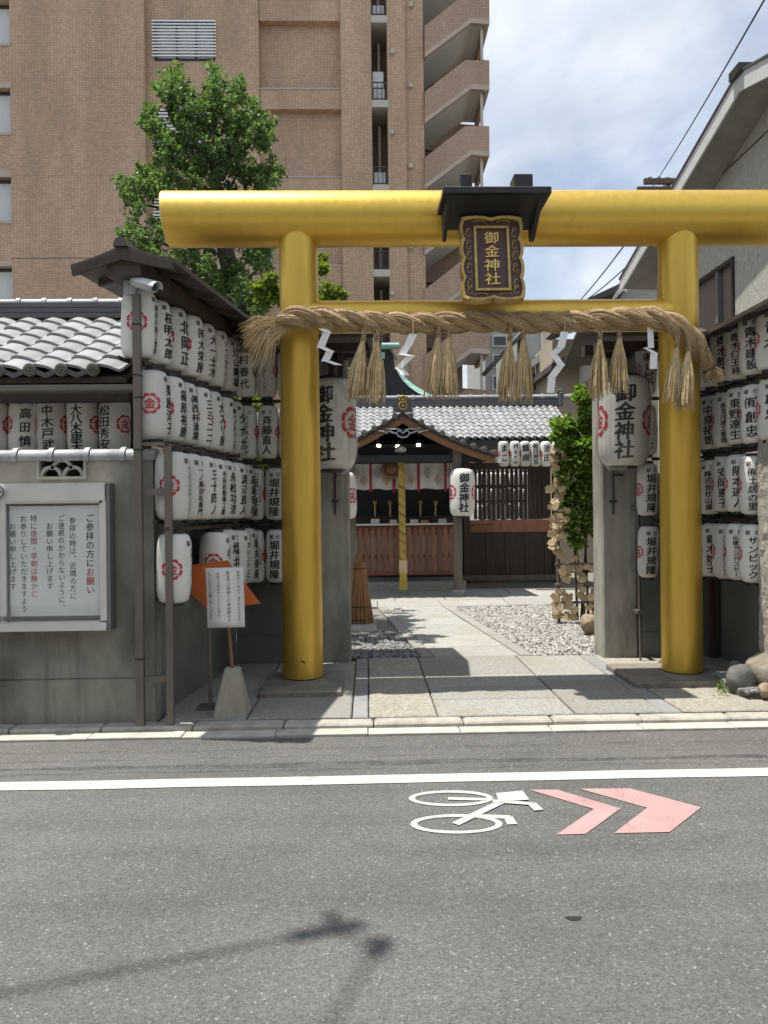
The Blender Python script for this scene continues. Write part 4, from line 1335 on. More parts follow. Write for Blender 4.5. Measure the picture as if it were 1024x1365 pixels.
for k in range(n - 1):
    fs += [(k, k + 1, n + k + 1, n + k), (2 * n + k + 1, 2 * n + k, 3 * n + k, 3 * n + k + 1), (n + k, n + k + 1, 3 * n + k + 1, 3 * n + k), (k + 1, k, 2 * n + k, 2 * n + k + 1)]
hb.add(vs, fs)
hb.build('sunshade', M['white_metal'], cc, True)
mb = MB(); mb.tube([c1 + d * 0.001, c1 + d * 0.02], 0.024, 16)
mb.build('lens', M['dark_glass'], cc, True)

# ------------------------------------------------------------------ lantern racks with their roofs
def rack(label, o, d, rows, zr, length, hw, eavz, ridz, posts, ridge_side):
    """o: front end of the ridge, d: direction of the ridge into the court"""
    d = Vector((d[0], d[1], 0)).normalized()
    e = Vector((d.y, -d.x, 0))
    t = thing('lantern_rack', (o[0], o[1], 0.05), label, 'lantern rack')
    W = lambda s, u, zz: Vector((o[0], o[1], 0)) + d * s + e * u + Vector((0, 0, zz))
    rf = None
    for sg, (u1, z1) in ((-1, hw[0]), (1, hw[1])):
        mb = MB()
        pts = [W(0, 0, ridz), W(0, u1 * 0.55, ridz + (z1 - ridz) * 0.64), W(0, u1, z1)]
        q = pts + [p - Vector((0, 0, 0.03)) for p in pts[::-1]]
        mb.prism(q, d * length)
        ob = mb.build('roof', M['copper'], t)
        mb = MB()
        mb.prism([W(-0.012, 0, ridz - 0.034), W(-0.012, u1 * 0.96, z1 - 0.028), W(-0.012, u1 * 0.96, z1 - 0.075), W(-0.012, 0, ridz - 0.10)], d * 0.03)
        mb.build('barge_board', M['darkwood'], ob)
        for k in range(int(length / 0.5)):
            s = 0.3 + 0.5 * k
            mb = MB()
            mb.prism([W(s, u1 * 0.05, ridz - 0.035), W(s, u1 * 0.9, z1 - 0.02), W(s, u1 * 0.9, z1 - 0.06), W(s, u1 * 0.05, ridz - 0.085)], d * 0.035)
            mb.build('rafter', M['darkwood'], ob)
    mb = MB()
    mb.prism([W(-0.03, -0.05, ridz - 0.015), W(-0.03, -0.035, ridz + 0.03), W(-0.03, 0, ridz + 0.05), W(-0.03, 0.035, ridz + 0.03), W(-0.03, 0.05, ridz - 0.015)], d * (length + 0.06))
    mb.build('ridge_cap', M['copper'], t)
    mb = MB()
    mb.prism([W(0.02, -0.12, ridz - 0.09), W(0.02, 0.12, ridz - 0.09), W(0.02, 0.12, ridz - 0.2), W(0.02, -0.12, ridz - 0.2)], d * (length - 0.04))
    mb.build('ridge_beam', M['darkwood'], t)
    for (x, y, zt) in posts:
        MB().box(x - 0.028, y - 0.028, 0.05, x + 0.028, y + 0.028, zt).build('post', M['darkwood'], t)
    for a, b in rows:
        mb = MB(); mb.tube([a, b], 0.016, 8)
        mb.build('rail', M['darkwood'], t, True)
    return t


rl = []
for r in range(4):
    zz = ZR[r] + SM['H'] / 2 + 0.035
    rl.append(((X0L[r], 5.32, zz), (X1L[r], 7.2, zz)))
    rl.append(((X1L[r] - 0.1, 7.2, zz - 0.004), (-0.47, 7.2, zz - 0.004)))
    if r < 3:
        rl.append(((X0L[r] - 0.1, 5.36, zz - 0.53), (X1L[r] - 0.1, 7.24, zz - 0.53)))
rack('lantern rack with a small dark gabled roof beside the noticeboard', (-1.612, 5.17), (0.17, 1), rl, None, 2.3, ((-0.37, 3.19), (0.37, 3.19)), None, 3.30, ((-1.36, 7.36, 3.15), (-1.62, 5.72, 3.15)), 1)
rl = []
for r in range(4):
    zz = ZR[r] + SM['H'] / 2 + 0.035
    rl.append(((3.12, 7.2, zz), (3.22, 5.7, zz)))
    rl.append(((2.7, 7.2, zz - 0.004), (3.1, 7.2, zz - 0.004)))
    if r < 3:
        rl.append(((3.18, 7.2, zz - 0.53), (3.28, 5.7, zz - 0.53)))
rack('lantern rack with a dark sloping roof behind the rough granite pillar', (3.32, 5.0), (0.0, 1), rl, None, 2.7, ((-0.47, 2.98), (0.5, 3.0)), None, 3.16, ((3.34, 7.38, 2.98), (3.36, 5.45, 2.98)), 1)


def cross_roof(label, x0, x1, px):
    t = thing('gate_roof', ((x0 + x1) / 2, 7.5, 2.5), label, 'roof')
    for sg in (-1, 1):
        mb = MB()
        y1 = 7.5 + sg * 0.7
        mb.prism([(x0, 7.5, 3.34), (x0, y1, 3.08), (x0, y1, 3.045), (x0, 7.5, 3.30)], (x1 - x0, 0, 0))
        mb.build('roof_slope', M['copper'], t)
    MB().box(x0 + 0.02, 7.44, 3.0, x1 - 0.03, 7.56, 3.10).build('beam', M['darkwood'], t)
    MB().box(x0 + 0.02, 7.08, 2.98, x1 - 0.05, 7.16, 3.06).build('purlin', M['darkwood'], t)
    for q in px:
        MB().box(q - 0.025, 7.13, 2.50, q + 0.025, 7.17, 2.98).build('hanging_post', M['darkwood'], t)
        MB().box(q - 0.03, 7.17, 2.90, q + 0.03, 7.44, 2.96).build('bracket', M['darkwood'], t)
    return t


cross_roof('dark gate roof over the large lantern next to the near gold pillar', -1.16, 0.08, (pL.x, pL.x + 0.085))
cross_roof('dark gate roof over the large lantern by the green shrub', 2.12, 3.1, (pR.x,))

# gate posts
for (xa, xb, lab, lx) in ((425, 467, 'grey concrete gate post with an iron latch behind the near gold pillar', 447), (803, 850, 'grey concrete gate post with an iron latch beside the green shrub', 818)):
    x0, x1 = P(xa, 760, 7.45).x, P(xb, 760, 7.45).x
    t = thing('gate_post', ((x0 + x1) / 2, 7.6, 0.05), lab, 'gate post')
    MB().cbox(x0, 7.45, 0.03, x1, 7.75, 2.99, 0.018).build('post_body', M['concrete_post'], t)
    q = P(lx, 660, 7.42)
    mb = MB()
    mb.tube([(q.x, 7.43, P(lx, 622, 7.42).z), (q.x, 7.43, P(lx, 686, 7.42).z)], 0.009, 6)
    mb.box(q.x - 0.035, 7.425, P(lx, 668, 7.42).z - 0.012, q.x + 0.035, 7.448, P(lx, 668, 7.42).z + 0.01)
    mb.box(q.x, 7.425, P(lx, 633, 7.42).z - 0.008, q.x + (0.1 if lx > 700 else 0.03), 7.448, P(lx, 633, 7.42).z + 0.008)
    mb.build('latch', M['rim'], t)
mb = MB()
a = P(854, 876, 7.3)
mb.tube([(a.x, 7.3, 0.05), (a.x - 0.02, 7.3, P(850, 620, 7.3).z), (a.x - 0.02, 7.3, 3.0)], 0.012, 8)
t = mb.build('drain_pipe', M['steel'], None, True, 'thin grey pipe standing beside the concrete post and slim lanterns', 'pipe')
mb = MB()
for zz in (0.5, 1.5, 2.3):
    mb.box(a.x - 0.03, 7.285, zz, a.x + 0.02, 7.45, zz + 0.03)
mb.build('pipe_clip', M['steel'], t)

# ================================================================== paper sign, arrow board
a, b = P(283, 965, 5.46), P(329, 965, 5.46)
zt = P(305, 891, 5.55).z
cx = (a.x + b.x) / 2
yc = 5.58
sg = thing('paper_sign', (cx, yc, 0.055), 'laminated handwritten notice on a bamboo stick set in a concrete block', 'sign')
hw, ht = (b.x - a.x) / 2, 0.052
mb = MB()
vs = []
for h, zz in ((hw, 0.055), (hw, 0.06), (ht, zt - 0.006), (ht - 0.006, zt)):
    c = 0.012
    for (p, q) in ((-h + c, -h), (h - c, -h), (h, -h + c), (h, h - c), (h - c, h), (-h + c, h), (-h, h - c), (-h, -h + c)):
        vs.append((cx + 0.015 * (zz - 0.055) + p, yc + q, zz))
mb.add(vs, [(i * 8 + k, i * 8 + (k + 1) % 8, (i + 1) * 8 + (k + 1) % 8, (i + 1) * 8 + k) for i in range(3) for k in range(8)] + [tuple(range(24, 32))])
mb.build('concrete_block', M['concrete_base'], sg)
mb = MB()
s0 = Vector((cx + 0.004, yc, zt - 0.02)); s1 = P(299, 765, yc)
mb.tube([s0 + (s1 - s0) * f for f in (0, 0.28, 0.29, 0.30, 0.6, 0.61, 0.62, 1)], [0.013, 0.0125, 0.0145, 0.0125, 0.012, 0.014, 0.012, 0.0115], 10)
mb.build('bamboo_stick', M['brownwood'], sg, True)
YS = 5.545
tlc, trc, brc, blc = P(269.5, 754.5, YS), P(328, 753, YS), P(330.5, 839, YS), P(272.5, 840, YS)
SP = lambda u, v, dy=0.0: ((tlc * (1 - u) + trc * u) * (1 - v) + (blc * (1 - u) + brc * u) * v) + Vector((0, dy + 0.012 * math.sin(math.pi * v), 0))


def sheet(u0, v0, u1, v1, dy, th, nv=8):
    mb = MB()
    vs = []
    for i in range(nv + 1):
        v = v0 + (v1 - v0) * i / nv
        vs += [SP(u0, v, dy), SP(u1, v, dy), SP(u0, v, dy + th), SP(u1, v, dy + th)]
    fs = []
    for i in range(nv):
        k = 4 * i
        fs += [(k, k + 4, k + 5, k + 1), (k + 2, k + 3, k + 7, k + 6), (k, k + 2, k + 6, k + 4), (k + 1, k + 5, k + 7, k + 3)]
    fs += [(0, 1, 3, 2), (4 * nv, 4 * nv + 2, 4 * nv + 3, 4 * nv + 1)]
    return mb.add(vs, fs)


sheet(0, 0, 1, 1, 0.0, 0.0012).build('laminate', M['laminate'], sg, 'all')
sht = sheet(0.07, 0.035, 0.93, 0.965, 0.004, 0.0012).build('notice_sheet', M['white_paper'], sg, 'all')
mb = MB()
hh = (tlc - blc).length; ww = (trc - tlc).length
for text, u, v0, v1 in (('本殿ほっとまわり 参りかたのります', 0.81, 0.085, 0.87), ('献金門は神様との開設敷ます', 0.575, 0.085, 0.89), ('お待ちの間はゆっくりとお茶を', 0.345, 0.10, 0.80), ('していただくお願い申し上げます', 0.155, 0.09, 0.86)):
    n = sum(0.6 if c == ' ' else 1 for c in text)
    h = (v1 - v0) * hh / n
    column(mb, text, u * ww, -v0 * hh, min(h, 0.03), lambda s, z: SP(s / ww, -z / hh, 0.003), 0.0, h / min(h, 0.03), 1.0, False, 0.12)
mb.build('lettering', M['ink'], sht)
YA = 5.75
ar = thing('arrow_board', P(280, 945, YA), 'orange arrow shaped board on a thin stake behind the paper sign', 'sign')
pts = [P(x, y, YA) for x, y in ((254, 753), (303, 747), (347, 804.5), (322, 808), (276, 811), (254, 791))]
mb = MB(); mb.prism(pts, (0, 0.012, 0)); mb.build('board', M['orange'], ar)
a = P(281, 946, YA); a.z = 0.055
mb = MB(); mb.tube([a, P(278, 800, YA + 0.03)], 0.014, 8); mb.build('stake', M['greywood'], ar, True)
MB().box(a.x - 0.09, YA - 0.07, 0.05, a.x + 0.09, YA + 0.09, 0.075).build('foot_plate', M['steel'], ar)

# ================================================================== rocks and granite pillar
def rock(name, c, r, m, label, seed, sub=3, group=None, parent=None):
    b = bmesh.new()
    bmesh.ops.create_icosphere(b, subdivisions=sub, radius=1)
    rs = random.Random(seed)
    dirs = [(Vector((rs.gauss(0, 1), rs.gauss(0, 1), rs.gauss(0, 1))).normalized(), rs.uniform(0.62, 0.95)) for _ in range(13)]
    mb = MB()
    for v in b.verts:
        p = v.co.copy()
        for d, k in dirs:
            e = p.dot(d) - k
            if e > 0:
                p -= d * e * 0.8
        p *= 1 + 0.03 * math.sin(9 * v.co.x + seed) * math.cos(7 * v.co.y) + 0.018 * math.sin(23 * v.co.z + 3 * seed) * math.sin(19 * v.co.x)
        mb.v.append(Vector((c[0] + p.x * r[0], c[1] + p.y * r[1], c[2] + p.z * r[2])))
    mb.f = [tuple(v.index for v in f.verts) for f in b.faces]
    b.free()
    return mb.build(name, m, parent, 'all', label, 'rock' if parent is None else None, group)


gb = [G(975, 925, 0.055), G(1060, 945, 0.055)]
rock('rock', (G(991, 925, 0.055).x, 5.93, 0.165), (0.125, 0.12, 0.13), M['rock'], 'rounded dark grey rock at the corner of the gold pillar pad', 3)
rock('rock', (P(985, 895, 6.22).x, 6.22, 0.17), (0.085, 0.08, 0.10), M['rock'], 'smaller dark rock behind the rounded rock by the granite pillar', 8)
rock('rock', (P(1022, 921, 5.72).x, 5.72, 0.12), (0.075, 0.06, 0.065), M['rock_warm'], 'small ochre rock in front of the granite pillar', 12)
rock('rock', (P(1048, 920, 5.7).x, 5.70, 0.12), (0.1, 0.09, 0.1), M['rock'], 'dark grey rock at the frame edge before the granite pillar', 15)
gxa, gxb = P(968, 935, 5.9).x, 3.42
MB().prism([(2.84, 5.84, 0.03), (3.0, 5.72, 0.03), (3.45, 5.70, 0.03), (3.45, 6.45, 0.03), (2.84, 6.45, 0.03)], (0, 0, 0.07)).build('planting_bed', M['earth'], pave)
pebbles('gravel', M['gravel_dark'], lambda x, y: True, (2.86, 5.74, 3.4, 6.4), 800, 0.105, 0.014, 0.034, 'dark pebbles round the foot of the granite pillar')
gp = thing('granite_pillar', (3.3, 5.98, 0.1), 'rough hewn granite pillar standing on a weathered boulder at the frame edge', 'stone pillar')
rock('boulder_foot', (3.32, 5.93, 0.20), (0.39, 0.31, 0.27), M['rock_base'], None, 21, 4, None, gp)
mb = MB()
gx0 = P(1011, 720, 6.13).x
gx1 = gx0 + 0.36
gz1 = P(1018, 582, 5.80).z
N = 26
vs, fs = [], []
per = []
for i in range(6):
    per.append((gx0 + (gx1 - gx0) * i / 6, 5.80, 0, -1))
for i in range(6):
    per.append((gx1, 5.80 + 0.33 * i / 6, 1, 0))
for i in range(6):
    per.append((gx1 - (gx1 - gx0) * i / 6, 6.13, 0, 1))
for i in range(6):
    per.append((gx0, 6.13 - 0.33 * i / 6, -1, 0))
n = len(per)
for j in range(N + 1):
    zz = 0.30 + (gz1 - 0.30) * j / N
    for (x, y, nx, ny) in per:
        o_ = R_.uniform(-0.008, 0.008)
        k = 1 - 0.03 * (j == N)
        vs.append((x + nx * o_ + (0.5 * (gx0 + gx1) - x) * (1 - k), y + ny * o_, zz + R_.uniform(-0.006, 0.006)))
for j in range(N):
    for i in range(n):
        fs.append((j * n + i, j * n + (i + 1) % n, (j + 1) * n + (i + 1) % n, (j + 1) * n + i))
fs.append(tuple(range(N * n, (N + 1) * n)))
mb.add(vs, fs)
mb.build('pillar_shaft', M['granite'], gp)


def leaves(mb_pts, size, n, m, name, parent=None, fold=0.35, droop=0.3, **kw):
    """many small folded leaves: mb_pts yields (centre, outward) pairs"""
    V, F = [], []
    k = 0
    for c, o in mb_pts:
        d = Vector((R_.gauss(0, 1), R_.gauss(0, 1), R_.gauss(0, 0.7) - droop)).normalized()
        d = (d + o * 0.5).normalized()
        u = d.cross(Vector((R_.gauss(0, 0.5), R_.gauss(0, 0.5), 1))).normalized()
        w = u.cross(d).normalized()
        s = size * R_.uniform(0.65, 1.3)
        a = c; b = c + d * s
        V += [a, a + d * s * 0.5 + u * s * 0.34 + w * s * fold * 0.3, b, a + d * s * 0.5 - u * s * 0.34 + w * s * fold * 0.3]
        F += [(k, k + 1, k + 2), (k, k + 2, k + 3)]
        k += 4
    o = WL[parent] if parent is not None else Vector((0, 0, 0))
    me = bpy.data.meshes.new(name)
    me.from_pydata([tuple(v - o) for v in V], [], F)
    me.materials.append(m)
    return link(name, me, parent, None, **kw)


def clump(c, r, n, flat=0.8):
    for _ in range(n):
        d = Vector((R_.gauss(0, 1), R_.gauss(0, 1), R_.gauss(0, 1))).normalized()
        q = R_.random() ** 0.45
        yield c + Vector((d.x * r, d.y * r, d.z * r * flat)) * q, d


wd = thing('weed_tuft', G(963, 922, 0.055), 'small green weed growing in the paving crack beside the dark rock', 'weed')
def wp():
    for _ in range(60):
        c = G(R_.gauss(962, 5), R_.gauss(921, 5), 0.055)
        c.z = 0.06 + abs(R_.gauss(0, 0.03))
        yield c, Vector((0, 0, 1))
leaves(wp(), 0.028, 60, M['lime'], 'leaf_tuft', wd, kind='stuff')

# ================================================================== bamboo cone
YB = 10.1
a = P(480, 822, YB)
bc = thing('cane_bundle', (a.x, YB, 0.06), 'cone of upright brown canes bound with hoops behind the gate post', 'cane bundle')
mb = MB()
h1, h0 = P(478, 752, YB).z, 0.06
for k in range(64):
    t = 2 * math.pi * k / 64 + R_.uniform(-0.04, 0.04)
    r0, r1 = R_.uniform(0.155, 0.18), R_.uniform(0.06, 0.075)
    mb.tube([(a.x + r0 * math.cos(t), YB + r0 * math.sin(t), h0), (a.x + (r0 * 0.5 + r1 * 0.5) * math.cos(t), YB + (r0 * 0.5 + r1 * 0.5) * math.sin(t), (h0 + h1) / 2), (a.x + r1 * math.cos(t + 0.1), YB + r1 * math.sin(t + 0.1), h1 + R_.uniform(-0.04, 0.03))], [0.010, 0.009, 0.007], 5)
for k in range(14):
    t = 6.28 * k / 14
    mb.tube([(a.x + 0.03 * math.cos(t), YB + 0.03 * math.sin(t), h0 + 0.2), (a.x - 0.03 + 0.028 * math.cos(t), YB + 0.03 * math.sin(t), h1 + 0.07 + R_.uniform(-0.03, 0.05))], 0.010, 5)
mb.build('canes', M['bamboo'], bc, kind='stuff')
for f in (0.06, 0.28, 0.93):
    r = 0.178 + (0.08 - 0.178) * f
    mb = MB(); zz = h0 + (h1 - h0) * f
    mb.tube([(a.x + r * math.cos(t), YB + r * math.sin(t), zz) for t in [k * math.pi / 12 for k in range(25)]], 0.007, 5)
    mb.build('hoop', M['darkwood'], bc)

# ================================================================== votive rack with shrub
YV = 9.9
vr = thing('votive_rack', P(770, 828, YV), 'low grey metal rack of rails in the gravel carrying wooden leaf plaques', 'rack')
for px in (745, 800):
    q = P(px, 828, YV)
    mb = MB(); mb.tube([(q.x, YV, 0.03), (q.x, YV, P(px, 600, YV).z)], 0.022, 10); mb.build('upright', M['greywood'], vr, True)
RAILS = (606, 634, 682, 752, 779, 803)
for py in RAILS:
    u, v = P(739, py, YV), P(812, py - 1, YV)
    mb = MB(); mb.tube([(u.x, YV - 0.03, u.z), (v.x, YV - 0.03, v.z)], 0.017, 8); mb.build('rail', M['steel'], vr, True)
mb = MB()
out = []
for i in range(15):
    t = rad(200 - 220 * i / 14)
    r = 0.085 * (1 - (0.5 if i == 7 else 0)) * (1 + 0.10 * math.sin(i * 2.1))
    out.append((r * math.cos(t), 0, r * math.sin(t) * 0.9))
out += [(0.008, 0, -0.055), (-0.008, 0, -0.055)]
mb.prism(out, (0, 0.006, 0))
EMA = mb.mesh('plaque'); EMA.materials.append(M['palewood'])
spots = []
for py in RAILS:
    base = P(745, py, YV)
    for k in range(4 if py < 700 else 14):
        spots.append((R_.uniform(734, 760) if py < 700 else R_.uniform(738, 796), py + R_.uniform(4, 22)))
for py in range(640, 745, 12):
    spots.append((R_.uniform(734, 748), py))
    spots.append((R_.uniform(736, 756), py + 5))
spots += [(738, 601), (746, 596), (752, 604), (742, 612), (762, 640), (756, 636), (747, 690), (744, 700), (750, 715), (765, 745), (748, 735), (741, 675), (741, 690), (742, 718), (744, 733)]
for k, (px, py) in enumerate(spots):
    q = P(px, py, YV - 0.07 + R_.uniform(-0.05, 0.03))
    s = R_.uniform(0.55, 0.95)
    ob = link('votive_plaque', EMA, None, q, 'pale wooden ginkgo leaf plaque among the shrub leaves on the upper rails' if py < 740 else 'pale wooden ginkgo leaf plaque on the lowest rails above the gravel', 'plaque', 'wooden leaf plaques on the upper rails' if py < 740 else 'wooden leaf plaques on the lowest rails', None, (R_.uniform(-0.5, 0.3), R_.uniform(-0.9, 0.9), R_.uniform(-0.8, 0.5)))
    ob.scale = (s, s, s)
sb_ = thing('green_shrub', P(775, 826, 9.9), 'bright green leafy shrub growing through the votive rack beside the concrete post', 'shrub')
mb = MB()
for px0, px1, y1 in ((775, 780, 530), (785, 765, 580), (770, 752, 600), (790, 792, 540), (780, 760, 680)):
    a, b = P(px0, 828, 10.05), P(px1, y1, 9.95)
    mb.tube([(a.x, a.y, 0.03), (a + b) / 2 + Vector((0.05, 0, -0.2)), b], [0.02, 0.014, 0.006], 6)
mb.build('stem', M['bark'], sb_, True)


def sh_pts():
    for (px, py, r, n) in ((779, 532, 0.12, 240), (788, 550, 0.15, 260), (744, 565, 0.08, 110), (742, 582, 0.07, 80), (748, 630, 0.08, 80), (764, 640, 0.13, 200), (764, 600, 0.13, 220), (772, 660, 0.14, 220), (782, 572, 0.16, 360), (764, 574, 0.14, 260), (748, 568, 0.09, 120), (757, 590, 0.13, 240), (782, 598, 0.17, 380), (768, 618, 0.17, 360), (790, 625, 0.15, 260), (778, 645, 0.16, 300), (760, 660, 0.14, 220), (785, 670, 0.15, 260), (772, 690, 0.15, 220), (752, 590, 0.10, 130), (748, 612, 0.08, 70), (752, 625, 0.10, 110), (750, 655, 0.09, 80), (758, 680, 0.10, 110), (795, 600, 0.15, 200), (796, 640, 0.15, 200), (796, 690, 0.15, 180), (787, 705, 0.13, 180), (770, 722, 0.11, 130), (760, 705, 0.09, 90), (752, 640, 0.10, 110), (773, 518, 0.05, 40), (757, 560, 0.05, 40)):
        yield from clump(P(px, py, 9.93 + R_.uniform(-0.12, 0.1)), r, int(n * 1.5))


leaves(sh_pts(), 0.072, 0, M['shrubleaf'], 'foliage', sb_, droop=-0.15)
rock('rock', (P(786, 838, 8.9).x, 8.9, 0.17), (0.11, 0.11, 0.15), M['rock_warm'], 'brown rock on the gravel at the foot of the concrete post', 31)

# ================================================================== trees
def limb(mb, a, b, r0, r1, n=4):
    pts = [a + (b - a) * i / n + Vector((R_.uniform(-1, 1), R_.uniform(-1, 1), 0)) * (0.04 * (b - a).length if 0 < i < n else 0) for i in range(n + 1)]
    mb.tube(pts, [r0 + (r1 - r0) * i / n for i in range(n + 1)], 8)


YG = 10.2
gt = thing('ginkgo_tree', (P(297, 700, YG).x, YG, 0.0), 'tall green ginkgo tree rising behind the lantern rack before the brown tower', 'tree')
clumps = [(232, 100, 8), (226, 112, 9), (240, 118, 12), (248, 130, 14), (212, 120, 7), (232, 134, 14), (286, 100, 9), (288, 116, 13), (284, 134, 17), (268, 140, 17), (316, 118, 10), (312, 132, 14), (306, 150, 20), (336, 142, 12), (338, 158, 16), (322, 170, 20), (352, 182, 14), (345, 196, 16), (356, 172, 10), (200, 150, 10), (206, 164, 14), (216, 178, 18), (240, 160, 22), (262, 168, 24), (285, 170, 24), (224, 200, 20), (246, 195, 24), (270, 200, 24), (214, 222, 22), (238, 226, 24), (262, 230, 24), (196, 236, 18), (180, 250, 18), (172, 262, 13), (200, 256, 20), (185, 272, 12), (222, 250, 22), (300, 190, 24), (300, 215, 24), (318, 230, 22), (338, 236, 20), (356, 228, 15), (366, 240, 12), (345, 250, 16), (285, 245, 24), (320, 200, 16), (250, 252, 24), (172, 318, 12), (184, 308, 15), (196, 320, 17), (205, 335, 15), (190, 335, 10), (215, 310, 14),
          (260, 345, 22), (240, 345, 18), (285, 352, 24), (300, 375, 24), (275, 370, 24), (290, 400, 24), (330, 348, 18), (350, 355, 18), (350, 340, 14), (320, 375, 18), (260, 300, 26), (300, 290, 26), (340, 280, 20), (315, 395, 22), (335, 400, 18), (310, 425, 20), (345, 420, 16), (330, 445, 20), (440, 480, 16), (425, 470, 14), (450, 500, 14), (430, 500, 16)]
mb = MB()
tb, tt = Vector((P(300, 700, YG).x, YG, 0)), P(262, 215, YG)
limb(mb, tb, P(300, 330, YG), 0.16, 0.11, 6)
limb(mb, P(300, 330, YG), P(285, 190, YG), 0.11, 0.05, 5)
limb(mb, P(285, 190, YG), P(284, 105, YG), 0.05, 0.012, 4)
mb.build('trunk', M['bark'], gt, True)
for (x, y, r) in clumps[::3]:
    b2 = MB()
    yy = min(max(y + 40, 150), 420)
    src = P(292 + (x - 292) * 0.12, yy, YG)
    limb(b2, src, P(x, y, YG + R_.uniform(-0.5, 0.5)), 0.035, 0.008, 4)
    b2.build('branch', M['bark'], gt, True)


def gk():
    for (x, y, r) in clumps:
        for _ in range(11):
            c = P(x + R_.gauss(0, r * 0.4), y + R_.gauss(0, r * 0.4), YG + R_.gauss(0, 0.4 if y < 280 else 0.5))
            up = Vector((R_.gauss(0, 0.55) + (x - 285) / 260, R_.gauss(0, 0.4), R_.uniform(0.3, 1.0))).normalized()
            L = R_.uniform(0.08, 0.30)
            for _k in range(int(9 + r * 1.9)):
                f = R_.random()
                o = Vector((R_.gauss(0, 1), R_.gauss(0, 1), R_.gauss(0, 1))).normalized()
                yield c + up * L * (f - 0.3) + o * R_.uniform(0.01, 0.07) * (1.25 - f), o


leaves(gk(), 0.058, 0, M['ginkgo'], 'crown', gt, droop=0.1)
YH = 8.9
ls = thing('lime_green_tree', (P(400, 700, YH).x, YH, 0.0), 'young tree with bright lime green leaves behind the near gold pillar', 'tree')
mb = MB()
limb(mb, Vector((P(400, 700, YH).x, YH, 0)), P(395, 420, YH), 0.05, 0.02, 6)
mb.build('trunk', M['bark'], ls, True)


def lt():
    for (x, y, r, n) in ((345, 385, 9, 90), (358, 380, 10, 120), (352, 398, 12, 150), (370, 395, 12, 150), (362, 372, 7, 60), (435, 385, 9, 70), (428, 360, 9, 80), (430, 345, 6, 40), (445, 392, 9, 90), (458, 393, 5, 40), (432, 402, 10, 110), (330, 540, 14, 120), (350, 538, 12, 80), (322, 545, 8, 60), (312, 540, 8, 60), (345, 620, 12, 60), (400, 420, 16, 160), (385, 390, 14, 140), (410, 380, 14, 140), (440, 430, 10, 60), (455, 460, 12, 50), (440, 470, 12, 50), (975, 525, 12, 60), (958, 530, 10, 50)):
        if x > 900:
            continue
        yield from clump(P(x, y, YH + R_.uniform(-0.3, 0.3)), r * YH / FPX, n)


leaves(lt(), 0.075, 0, M['lime'], 'crown', ls, droop=0.1)
YR = 8.3
rs_ = thing('hedge_shrub', (P(985, 700, YR).x, YR, 0.0), 'green shrub glimpsed between the lantern rows behind the granite pillar', 'shrub')
mb = MB(); limb(mb, Vector((P(985, 700, YR).x, YR, 0)), P(980, 540, YR), 0.03, 0.01, 4); mb.build('stem', M['bark'], rs_, True)


def hs():
    for (x, y, r, n) in ((958, 525, 12, 110), (945, 530, 10, 80), (1000, 515, 14, 90), (980, 530, 14, 110), (1020, 510, 12, 80), (970, 610, 14, 80), (945, 615, 12, 60)):
        yield from clump(P(x, y, YR + R_.uniform(-0.2, 0.2)), r * YR / FPX, n)


leaves(hs(), 0.07, 0, M['lime'], 'foliage', rs_)


# ================================================================== tile roofs
def tile_mesh(w, L, amp, name='roof_tile'):
    n = 10
    th = 0.022 * w / 0.24
    pr = []
    for i in range(n + 1):
        f = i / n
        z = amp * (math.sin(2 * math.pi * (f - 0.02)) + 0.25 * math.sin(4 * math.pi * f + 0.5))
        pr.append((w * 1.07 * (f - 0.5), z))
    vs = []
    for (y, up) in ((0, th), (L, 0)):
        for x, z in pr:
            vs.append((x, y, z + up))
        for x, z in pr:
            vs.append((x, y, z + up - th))
    k = 2 * (n + 1)
    fs = []
    for i in range(n):
        fs += [(i, i + 1, k + i + 1, k + i), (n + 1 + i + 1, n + 1 + i, k + n + 1 + i, k + n + 1 + i + 1), (i + 1, i, n + 1 + i, n + 1 + i + 1)]
    fs += [(0, k, k + n + 1, n + 1), (n, n + n + 1, k + 2 * n + 1, k + n)]
    mb = MB(); mb.add(vs, fs)
    me = mb.mesh(name, True)
    me.materials.append(M['roof_tile'])
    return me


def tiled(parent, x0, w, cols, rows, eave, rise, run, L, amp, skip=None):
    me = tile_mesh(w, L * 1.2, amp)
    sl = math.atan2(rise, run)
    T = math.hypot(rise, run)
    ex = T / rows
    for r in range(rows):
        for c in range(cols):
            x = x0 + (c + 0.5) * w
            y = eave[0] + math.cos(sl) * ex * r
            z = eave[1] + math.sin(sl) * ex * r
            if skip and skip(x, y, z):
                continue
            o = WL[parent]
            link('roof_tile', me, parent, (x - o.x + R_.uniform(-0.003, 0.003), y - o.y + R_.uniform(-0.004, 0.004), z - o.z + R_.uniform(-0.002, 0.003)), rot=(sl - 0.02, R_.uniform(-0.012, 0.012), 0))


def ridge(parent, x0, x1, y, z, h, L, m1='roof_tile', rr=0.045):
    for k in range(3):
        MB().box(x0, y - 0.085 + 0.012 * k, z + h * k / 3 + 0.004, x1, y + 0.085 - 0.012 * k, z + h * (k + 1) / 3 - 0.004).build('ridge_course', M['tile_dark'], parent)
    x = x0
    while x < x1 - 0.02:
        mb = MB()
        mb.tube([(x, y, z + h), (x + L - 0.045, y, z + h), (x + L - 0.044, y, z + h), (x + L - 0.004, y, z + h)], [rr, rr, rr * 1.28, rr * 1.28], 14)
        mb.build('ridge_tile', M['roof_tile'], parent, True)
        x += L


